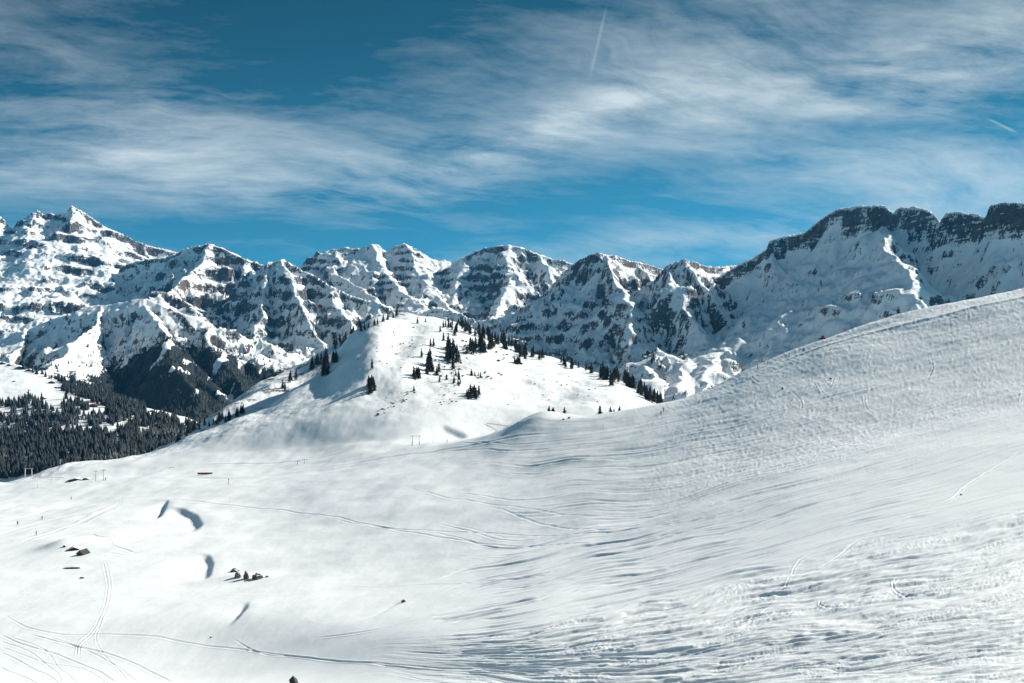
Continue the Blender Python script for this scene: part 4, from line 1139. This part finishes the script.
# ---------------------------------------------------------------- skiers
def skin_body(name, joints, edges, mat):
    me = bpy.data.meshes.new(name); me.from_pydata([j[:3] for j in joints], edges, [])
    o = bpy.data.objects.new(name, me); COL.objects.link(o)
    sk = o.modifiers.new('s', 'SKIN'); ss = o.modifiers.new('b', 'SUBSURF'); ss.levels = 1
    for i, j in enumerate(joints): me.skin_vertices[0].data[i].radius = (j[3], j[3] * (j[4] if len(j) > 4 else 1))
    me.skin_vertices[0].data[0].use_root = True
    dg = bpy.context.evaluated_depsgraph_get(); out = bpy.data.meshes.new_from_object(o.evaluated_get(dg))
    bpy.data.objects.remove(o); out.name = name; out.materials.clear(); out.materials.append(mat)
    out.polygons.foreach_set('use_smooth', [True] * len(out.polygons))
    return out


def ski_person(jacket):
    J = [(0, 0, .92, .15, .8), (0, .03, 1.15, .16, .75), (0, .06, 1.38, .18, .7), (0, .08, 1.50, .07), (0, .10, 1.62, .10), (0, .11, 1.74, .085),
         (-.20, .06, 1.40, .07), (-.30, .16, 1.15, .055), (-.28, .40, 1.02, .045), (.20, .06, 1.40, .07), (.30, .16, 1.15, .055), (.28, .40, 1.02, .045),
         (-.12, .02, .82, .11), (-.15, .14, .48, .085), (-.16, .0, .12, .07), (-.16, .14, .07, .06), (.12, .02, .82, .11), (.15, .14, .48, .085), (.16, .0, .12, .07), (.16, .14, .07, .06)]
    E = [(0, 1), (1, 2), (2, 3), (3, 4), (4, 5), (2, 6), (6, 7), (7, 8), (2, 9), (9, 10), (10, 11), (0, 12), (12, 13), (13, 14), (14, 15), (0, 16), (16, 17), (17, 18), (18, 19)]
    body = skin_body('person_body', J, E, jacket)
    hb = bmesh.new(); bmesh.ops.create_uvsphere(hb, u_segments=12, v_segments=8, radius=.135, matrix=Matrix.Translation((0, .10, 1.70)))
    hm = bpy.data.meshes.new('helmet'); hb.to_mesh(hm); hb.free(); hm.materials.append(M_DARK)
    sb = bmesh.new(); add_prism(sb, [(-.05, 0), (.05, 0), (.05, .02), (-.05, .02)], -.75, .85)
    sm = bpy.data.meshes.new('ski'); sb.to_mesh(sm); sb.free(); sm.materials.append(M_RED)
    pb = bmesh.new(); add_tube(pb, (0, 0, 0), (0, .5, -.98), .012, .010, 5); add_tube(pb, (0, .46, -.90), (0, .47, -.915), .05, .05, 8)
    pm = bpy.data.meshes.new('ski_pole'); pb.to_mesh(pm); pb.free(); pm.materials.append(M_STEEL)
    return body, hm, sm, pm


KITS = [ski_person(M_JACKET), ski_person(M_JRED)]


def person(u, v, lab, kit=0, rz=0.0, rmin=0, group=None):
    p = near_hit(u, v, rmin); bd, hm, sm, pm = KITS[kit]
    o = link(bpy.data.objects.new('person', bd)); o.location = p; o.rotation_euler = (0, 0, rz); o['label'] = lab; o['category'] = 'person'; o.scale = (1.5, 1.5, 1.5)
    if group: o['group'] = group
    link(bpy.data.objects.new('helmet', hm), o)
    for s in (-1, 1):
        k = link(bpy.data.objects.new('ski', sm), o); k.location = (s * .16, .05, 0)
        q = link(bpy.data.objects.new('ski_pole', pm), o); q.location = (s * .29, .42, 1.03); q.rotation_euler = (-.2, 0, 0)


person(42.3, 519.5, 'skier in red standing left of the half-buried huts', 1, 1.2)
person(71, 500, 'skier in dark clothes above the half-buried huts', 0, -.8)
person(17.6, 525, 'skier at the far left of the snow bowl', 0, .5)
person(36.5, 535.5, 'skier lowest on the slope above the chalet group', 0, 2.2)
person(105.6, 480.5, 'skier beside the pair of grey lift pylons', 0, 1)
person(447.3, 442.5, 'dark skier right of the red-legged lift pylon', 0, 1.5)
person(758, 369.5, 'lowest skier of four on the right-hand ridge track', 0, .9)
person(768, 365, 'second skier from the bottom on the right-hand ridge track', 0, 1.1)
person(789.3, 356.5, 'third skier up the right-hand ridge track', 0, .7)
person(804, 351.8, 'topmost skier on the right-hand ridge track', 0, 1.2)
person(712.3, 388.5, 'lone dark skier near the foot of the right-hand ridge', 0, 2)
person(661, 415, 'lower skier of the pair at the valley end of the right slope', 1, 2.4)
person(663.6, 411.5, 'upper skier of the pair at the valley end of the right slope', 0, 2.1)


# ---------------------------------------------------------------- ski lift pylons
def t_pylon(u, v, hp, wp, lab, mat, grp=None, foot=None):
    p = near_hit(u, v); k = p.y / F; h = hp * k; w = wp * k
    e = empty('lift_pylon', p, lab, 'lift pylon', grp)
    bm = bmesh.new(); add_tube(bm, (0, 0, -1), (0, 0, h), .20, .14, 10); mesh_obj('mast', bm, mat, e, True)
    if foot:
        bm = bmesh.new(); add_tube(bm, (0, 0, .02), (0, 0, h * .34), .24, .24, 10); mesh_obj('padding', bm, foot, e)
    bm = bmesh.new(); add_box(bm, 0, 0, h, w, .22, .22, bev=.03); mesh_obj('crossarm', bm, mat, e)
    for s in (-1, 1):
        bm = bmesh.new(); add_box(bm, s * w * .45, 0, h - .25, .5, .12, .3, bev=.03)
        for q in (-.18, .18): add_tube(bm, (s * w * .45 + q, -.1, h - .38), (s * w * .45 + q, .1, h - .38), .13, .13, 10)
        mesh_obj('wheel_set', bm, M_DARK, e)


def portal(u0, u1, v, hp, over, lab, mat, foot=None, thick=.2):
    p = near_hit((u0 + u1) / 2, v); k = p.y / F; h = hp * k; hw = (u1 - u0) / 2 * k
    e = empty('lift_pylon', p, lab, 'lift pylon')
    for s in (-1, 1):
        g = near_hit(u0 if s < 0 else u1, v).z - p.z if False else 0
        bm = bmesh.new(); add_tube(bm, (s * hw, 0, -1.2), (s * hw * .92, 0, h), thick, thick * .75, 10); mesh_obj('mast', bm, mat, e, True)
        if foot:
            bm = bmesh.new(); add_tube(bm, (s * hw, 0, -.3), (s * hw * .98, 0, h * .42), thick + .06, thick + .05, 10); mesh_obj('padding', bm, foot, e)
        bm = bmesh.new()
        for q in (-.3, 0, .3): add_tube(bm, (s * (hw + over * k * .6) + q, -.1, h - .2), (s * (hw + over * k * .6) + q, .1, h - .2), .14, .14, 10)
        mesh_obj('wheel_set', bm, M_DARK, e)
    bm = bmesh.new(); add_box(bm, 0, 0, h, 2 * hw + 2 * over * k, .3, .3, bev=.04); mesh_obj('crossarm', bm, mat, e)


portal(25, 32, 477.5, 9, 1.2, 'white two-legged lift gantry at the edge of the forest', M_WHITE, thick=.34)
t_pylon(95.6, 481, 10, 3.2, 'left one of the two grey T-shaped lift pylons near the forest edge', M_STEEL)
t_pylon(103.5, 480.5, 10.5, 3.2, 'right one of the two grey T-shaped lift pylons near the forest edge', M_STEEL)
t_pylon(297.6, 465, 4, 4, 'left one of two short T pylons deep in snow below the knoll', M_STEEL)
t_pylon(304.4, 463.5, 4.2, 4, 'right one of two short T pylons deep in snow below the knoll', M_STEEL)
portal(412.2, 419.3, 445.5, 9.5, 1.6, 'two-legged lift pylon with red padded feet below the knoll', M_STEEL, M_RED)


def pole(u, v, hp, lab, mat, top=None, rmin=0, r=.09):
    p = near_hit(u, v, rmin); h = hp * p.y / F
    e = empty('marker_pole', p, lab, 'piste marker')
    bm = bmesh.new(); add_tube(bm, (0, 0, -.5), (0, 0, h), r, r * .8, 8); mesh_obj('post', bm, mat, e, True)
    bm = bmesh.new()
    if top: add_tube(bm, (0, -.06, h), (0, .06, h), .42, .42, 14); mesh_obj('disc', bm, top, e)
    else: add_tube(bm, (0, 0, h), (0, 0, h + .12), r * 1.3, r, 8); mesh_obj('cap', bm, M_DARK, e)


pole(228.6, 484.5, 5.0, 'red piste marker pole with a dark round disc', M_RED, M_DARK, r=.2)
pole(433, 443.5, 3, 'thin marker pole between red-legged pylon and dark skier', M_RED)
pole(405.3, 457.5, 4.5, 'pale marker pole in front of the red-legged pylon', M_WHITE, r=.12)
pole(603, 428, 4, 'grey marker pole in front of the lone conifers on the rim', M_STEEL)
pole(122.3, 503, 4.5, 'faint pale marker pole right of the upper skier', M_WHITE, r=.1)
pole(37.7, 487.5, 2.5, 'short reddish marker post near the forest edge', M_RED, r=.15)
pole(230, 502, 4, 'pale marker pole beyond the shaded hollow', M_WHITE)
pole(518, 425.5, 3.5, 'dark marker pole at the left edge of the mound', M_DARK)

# long low red barrier under the knoll
p = near_hit(205, 474.5); k = p.y / F
e = empty('barrier', p, 'long low red barrier half sunk in snow under the knoll', 'barrier', rz=.08)
bm = bmesh.new(); add_box(bm, 0, 0, .75, 14.5 * k, .35, 1.5, bev=.05); mesh_obj('panel', bm, M_RED, e)
bm = bmesh.new(); add_box(bm, 0, -.03, 1.58, 14.8 * k, .5, .14, bev=.03); mesh_obj('top_rail', bm, M_DARK, e)
for q in (-1, -.33, .33, 1):
    bm = bmesh.new(); add_box(bm, q * 7 * k, -.28, .7, .25, .2, 1.9); mesh_obj('post', bm, M_DARK, e)

# low brown snow fence left of the mound
p0, p1 = near_hit(487, 424, RJ[9]), near_hit(515, 427, RJ[9]); d = p1 - p0
e = empty('snow_fence', p0, 'low brown snow fence running up to the mound', 'fence')
for i in range(9):
    q = d * (i / 8); g = near_hit(487 + 28 * i / 8, 424 + 3 * i / 8, RJ[9]) - p0
    bm = bmesh.new(); add_tube(bm, (q.x, q.y, g.z - .4), (q.x, q.y, g.z + 1.2), .09, .08, 6); mesh_obj('post', bm, M_WOOD, e)
for hh in (.55, 1.0):
    bm = bmesh.new(); last = None
    for i in range(9):
        q = d * (i / 8); g = near_hit(487 + 28 * i / 8, 424 + 3 * i / 8, RJ[9]) - p0; c = Vector((q.x, q.y - .1, g.z + hh))
        if last is not None: add_tube(bm, last, c, .10, .10, 5)
        last = c
    mesh_obj('rail', bm, M_WOOD, e)

# rope fence by the gantry
e = None; pts_ = [near_hit(u, v) for u, v in [(33, 478.3), (42, 478.6), (53, 479), (64, 479.2)]]
e = empty('rope_fence', pts_[0], 'thin dark rope fence beside the white gantry', 'fence')
for q in pts_:
    c = q - pts_[0]; bm = bmesh.new(); add_tube(bm, c - Vector((0, 0, .4)), c + Vector((0, 0, 1.5)), .08, .07, 6); mesh_obj('post', bm, M_DARK, e)
bm = bmesh.new()
for a, c in zip(pts_[:-1], pts_[1:]): add_tube(bm, a - pts_[0] + Vector((0, 0, 1.4)), c - pts_[0] + Vector((0, 0, 1.4)), .08, .08, 5)
mesh_obj('rope', bm, M_DARK, e)


# ---------------------------------------------------------------- huts
def hut(p, w, l, hw, hr, lab, rz=0.0, name='wooden_hut', cat='hut', wall=None, snow=.5, sink=0.0, roofm=None, win=True):
    """gabled hut, ridge along y; w wide, l long, hw wall height, hr ridge height"""
    e = empty(name, p - Vector((0, 0, sink)), lab, cat, rz=rz); wall = wall or M_WOOD; ov = w * .12
    bm = bmesh.new(); add_prism(bm, [(-w / 2, -1.5), (w / 2, -1.5), (w / 2, hw), (0, hr), (-w / 2, hw)], -l / 2, l / 2)
    mesh_obj('wall', bm, wall, e)
    sl2 = (hr - hw) / (w / 2); t = w * .035
    pr = [(-w / 2 - ov, hw - ov * sl2 + .02), (0, hr + .02), (w / 2 + ov, hw - ov * sl2 + .02), (w / 2 + ov, hw - ov * sl2 + t), (0, hr + t), (-w / 2 - ov, hw - ov * sl2 + t)]
    bm = bmesh.new(); add_prism(bm, pr, -l / 2 - ov, l / 2 + ov); rf = mesh_obj('roof', bm, roofm or M_DARK, e)
    if snow > 0:
        pr = [(-w / 2 - ov * .8, hw - ov * .8 * sl2 + t + .01), (0, hr + t + .01), (w / 2 + ov * .8, hw - ov * .8 * sl2 + t + .01), (w / 2 + ov * .75, hw - ov * .8 * sl2 + t + snow * .8), (w * .2, hr - w * .2 * sl2 + t + snow * 1.1), (0, hr + t + snow), (-w * .2, hr - w * .2 * sl2 + t + snow * 1.1), (-w / 2 - ov * .75, hw - ov * .8 * sl2 + t + snow * .8)]
        bm = bmesh.new(); add_prism(bm, pr, -l / 2 - ov * .7, l / 2 + ov * .7); mesh_obj('snow_layer', bm, M_SNOWCAP, rf)
    bm = bmesh.new(); add_box(bm, 0, -l / 2 - .04, hw * .42, w * .22, .08, hw * .84); mesh_obj('door', bm, M_DARK, e)
    if win:
        for s in (-1, 1):
            bm = bmesh.new(); add_box(bm, s * w * .3, -l / 2 - .04, hw * .6, w * .13, .08, hw * .28); mesh_obj('window', bm, M_GLASS, e)
    return e


k = near_hit(80, 554).y / F
hut(near_hit(83, 554.5), 7.5 * k, 4.2, 1.1, 5.6 * k, 'brown gabled chalet half buried in snow in the left bowl', -.25, snow=0, win=True, sink=.3)
hut(near_hit(74.5, 549.5), 9 * k, 4, .7, 3.2 * k, 'low dark shed with snowy roof behind the brown gabled chalet', .25, name='shed', cat='shed', wall=M_DARK, snow=.25, sink=.2)
hut(near_hit(65, 546.8), 2.6 * k, 1.3, .5, 1.1, 'tiny dark shed left of the chalet group', 0, name='shed', cat='shed', wall=M_DARK, snow=.05, win=False)
# buried roof edge
p = near_hit(72.5, 568.5); k = p.y / F
e = empty('buried_roof', p, 'long dark eave of a snow-covered roof in front of the chalet', 'roof', rz=-.05)
bm = bmesh.new(); add_prism(bm, [(-8 * k, .15), (8 * k, -.1), (8 * k, .55), (2 * k, .62), (-8 * k, .3)], -.5, .4); mesh_obj('eave_board', bm, M_WOOD, e)
bm = bmesh.new(); add_box(bm, 7 * k, -.55, .2, 3 * k, .12, .7); mesh_obj('gable_end', bm, M_DARK, e)
bm = bmesh.new(); add_prism(bm, [(-8.2 * k, .31), (2 * k, .63), (8.2 * k, .56), (8 * k, .75), (0, .95), (-8 * k, .5)], -.45, 2.5); mesh_obj('snow_layer', bm, M_SNOWCAP, e)
p = near_hit(82, 578.3); k = p.y / F
e = empty('wood_pile', p, 'short dark wood pile sticking out of the snow below the eave', 'wood pile', rz=-.1)
for i in range(5):
    bm = bmesh.new(); add_tube(bm, (-2 * k, (i % 3) * .28 - .28, .12 + .24 * (i // 3)), (2 * k, (i % 3) * .28 - .28, .12 + .24 * (i // 3)), .13, .13, 8); mesh_obj('log', bm, M_DARK, e)

p = near_hit(294, 684.5); k = p.y / F
hut(p, 6.5 * k, 3.2, 3.0 * k, 6.2 * k, 'small brown hut with dark roof cut by the bottom edge of the picture', .35, snow=0, sink=.1)
p = near_hit(36 + 11.5, 480)
hut(near_hit(76, 480.5), 9.5, 6, .7, 1.7, 'dark flat-roofed hut sunk in snow left of the grey pylons', .3, snow=.25, wall=M_DARK)
hut(near_hit(86.5, 479.3), 5.0, 4, .5, 1.2, 'small dark shed right beside the sunken hut near the grey pylons', .1, name='shed', cat='shed', snow=.2, wall=M_DARK)
p = near_hit(172, 467.8); k = p.y / F
e = empty('bench', p, 'short dark snow-covered bench on the slope above the barrier', 'bench', rz=.35)
bm = bmesh.new(); add_box(bm, 0, 0, .55, 5 * k, .6, .18, bev=.03); mesh_obj('seat', bm, M_DARK, e)
for s in (-1, 1):
    bm = bmesh.new(); add_box(bm, s * 1.8 * k, 0, .2, .2, .5, .7); mesh_obj('leg', bm, M_DARK, e)

# farm buildings on the far pasture
FARM = [
    (3, 364, 6, 'brown farmhouse at the far left end of the pasture crest', .2), (11, 365.5, 5, 'snow-roofed barn second from the left on the pasture crest', -.3),
    (19, 368, 5, 'low brown barn third from the left on the pasture crest', .5), (30, 371, 6, 'long brown barn at the dark trees of the pasture crest', .1),
    (52, 383, 6, 'snow-roofed barn alone below the right end of the pasture crest', .3), (44.5, 398.7, 5, 'low dark hayshed in the middle of the snowy pasture', 0),
    (57.5, 388, 4, 'small barn right above the forest gap on the pasture', -.4), (94, 406.5, 9, 'long farmhouse with brown roof between two forest belts', .15),
    (152, 411.5, 4.5, 'small house at the left of the far snow strip', .2), (165, 415, 6, 'red-roofed house on the far snow strip above the forest', .1), (14, 381.5, 2.5, 'tiny hut on the left part of the pasture', 0)]
for u, v, wpx, lab, rz in FARM:
    p = sheet_hit(PG, u, v); k = p.y / F; w = wpx * k * .9
    hut(p, w, w * .8, w * .16, w * .34, lab, rz, name='farmhouse', cat='house', snow=(0 if 'red-roofed' in lab or 'brown roof' in lab else .6), roofm=M_RED if 'red-roofed' in lab else (M_WOOD if 'brown roof' in lab else None), sink=.3)


# ---------------------------------------------------------------- boulders
def boulder(u, v, wpx, hpx, lab, seed=1, cap=.5, mat=None, rmin=0):
    rnd = random.Random(seed); p = near_hit(u, v, rmin); k = p.y / F; w, h = wpx * k / 2, hpx * k
    e = empty('boulder', p, lab, 'rock', rz=rnd.uniform(-.4, .4))
    for nm, m, sc, zc in (('stone', mat or M_ROCK, 1.0, -99), ('snow_cap', M_SNOWCAP, 1.07, cap)):
        bm = bmesh.new(); bmesh.ops.create_icosphere(bm, subdivisions=4, radius=1)
        for q in bm.verts:
            c = q.co.copy(); n = float(gnoise(np.array([c.x * 1.6 + seed]), np.array([c.y * 1.6 + c.z * 2.1]))[0]) * .28 + float(gnoise(np.array([c.x * 4 + seed]), np.array([c.y * 4 - c.z * 5]))[0]) * .10
            c *= (1 + n) * sc; q.co = Vector((c.x * w, c.y * w * .8, c.z * h * .95))
        if nm == 'snow_cap':
            bm.normal_update(); bmesh.ops.delete(bm, geom=[f for f in bm.faces if f.normal.z < zc or (f.calc_center_median().x < -w * .1 and f.normal.z < .86)], context='FACES')
        mesh_obj(nm, bm, m, e, False)


boulder(237.5, 577.5, 6.5, 6.0, 'dark arched boulder with snow top, left in the rock group', 3, .55)
boulder(246, 579, 5.5, 7.5, 'dark brown boulder in the middle of the rock group', 5, .75, M_WOOD)
boulder(257.5, 578.5, 10, 5.5, 'broad low grey boulder at the right of the rock group', 7, .80)
boulder(235, 571.5, 8, 3.5, 'flat snowy boulder behind the rock group', 9, .5)
boulder(267, 577, 3.5, 1.5, 'tiny stone just right of the broad grey boulder', 11, .9)
boulder(403.5, 602.5, 4.5, 3.4, 'single small boulder at the end of the curved snow lip', 13, .6)
boulder(211, 637.5, 2.4, 1.0, 'tiny dark stone left of the crescent snow lip', 15, .95)
boulder(961, 495, 1.8, 1.5, 'tiny dark stone beside a ski track on the right slope', 17, .95)
boulder(782.5, 389, 2.2, 1.8, 'dark stone on the mottled slope, left of two', 19, .9)
boulder(830.5, 379, 2.0, 1.5, 'dark stone on the mottled slope, right of two', 21, .9)
boulder(569, 418.5, 3, 1.6, 'dark stone on the right side of the mound', 23, .9)
boulder(563.5, 419.8, 2.4, 1.3, 'smaller dark stone on the mound left of the other', 25, .9)

# ---------------------------------------------------------------- snow groomer on the ridge
p = near_hit(823, 336.5, RJ[7]); k = p.y / F
e = empty('snow_groomer', p, 'red snow groomer on the crest of the right-hand slope', 'snow groomer', rz=-.5)
bm = bmesh.new(); add_box(bm, 0, 0, 1.0, 3.2, 1.9, .7, bev=.08); mesh_obj('body', bm, M_RED, e)
bm = bmesh.new(); add_prism(bm, [(-.9, 1.35), (.9, 1.35), (.7, 2.5), (-.6, 2.5)], -.85, .85); cb_ = mesh_obj('cab', bm, M_RED, e)
bm = bmesh.new(); add_box(bm, .05, -.87, 2.0, 1.0, .05, .6); add_box(bm, .05, .87, 2.0, 1.0, .05, .6); mesh_obj('window', bm, M_GLASS, cb_)
for s in (-1, 1):
    bm = bmesh.new()
    add_prism(bm, [(-2.0, .35), (-1.7, .02), (1.7, .02), (2.0, .35), (1.7, .75), (-1.7, .75)], s * 1.35 - .3, s * 1.35 + .3); mesh_obj('track', bm, M_DARK, e)
bm = bmesh.new(); add_box(bm, 2.6, 0, .5, .2, 4.0, .9, bev=.04); add_tube(bm, (1.5, -.6, .8), (2.6, -.6, .6), .08); add_tube(bm, (1.5, .6, .8), (2.6, .6, .6), .08); mesh_obj('blade', bm, M_RED, e)
bm = bmesh.new(); add_box(bm, -2.5, 0, .5, .5, 3.6, .5, bev=.05); add_tube(bm, (-1.5, 0, .8), (-2.5, 0, .6), .1); mesh_obj('tiller', bm, M_DARK, e)
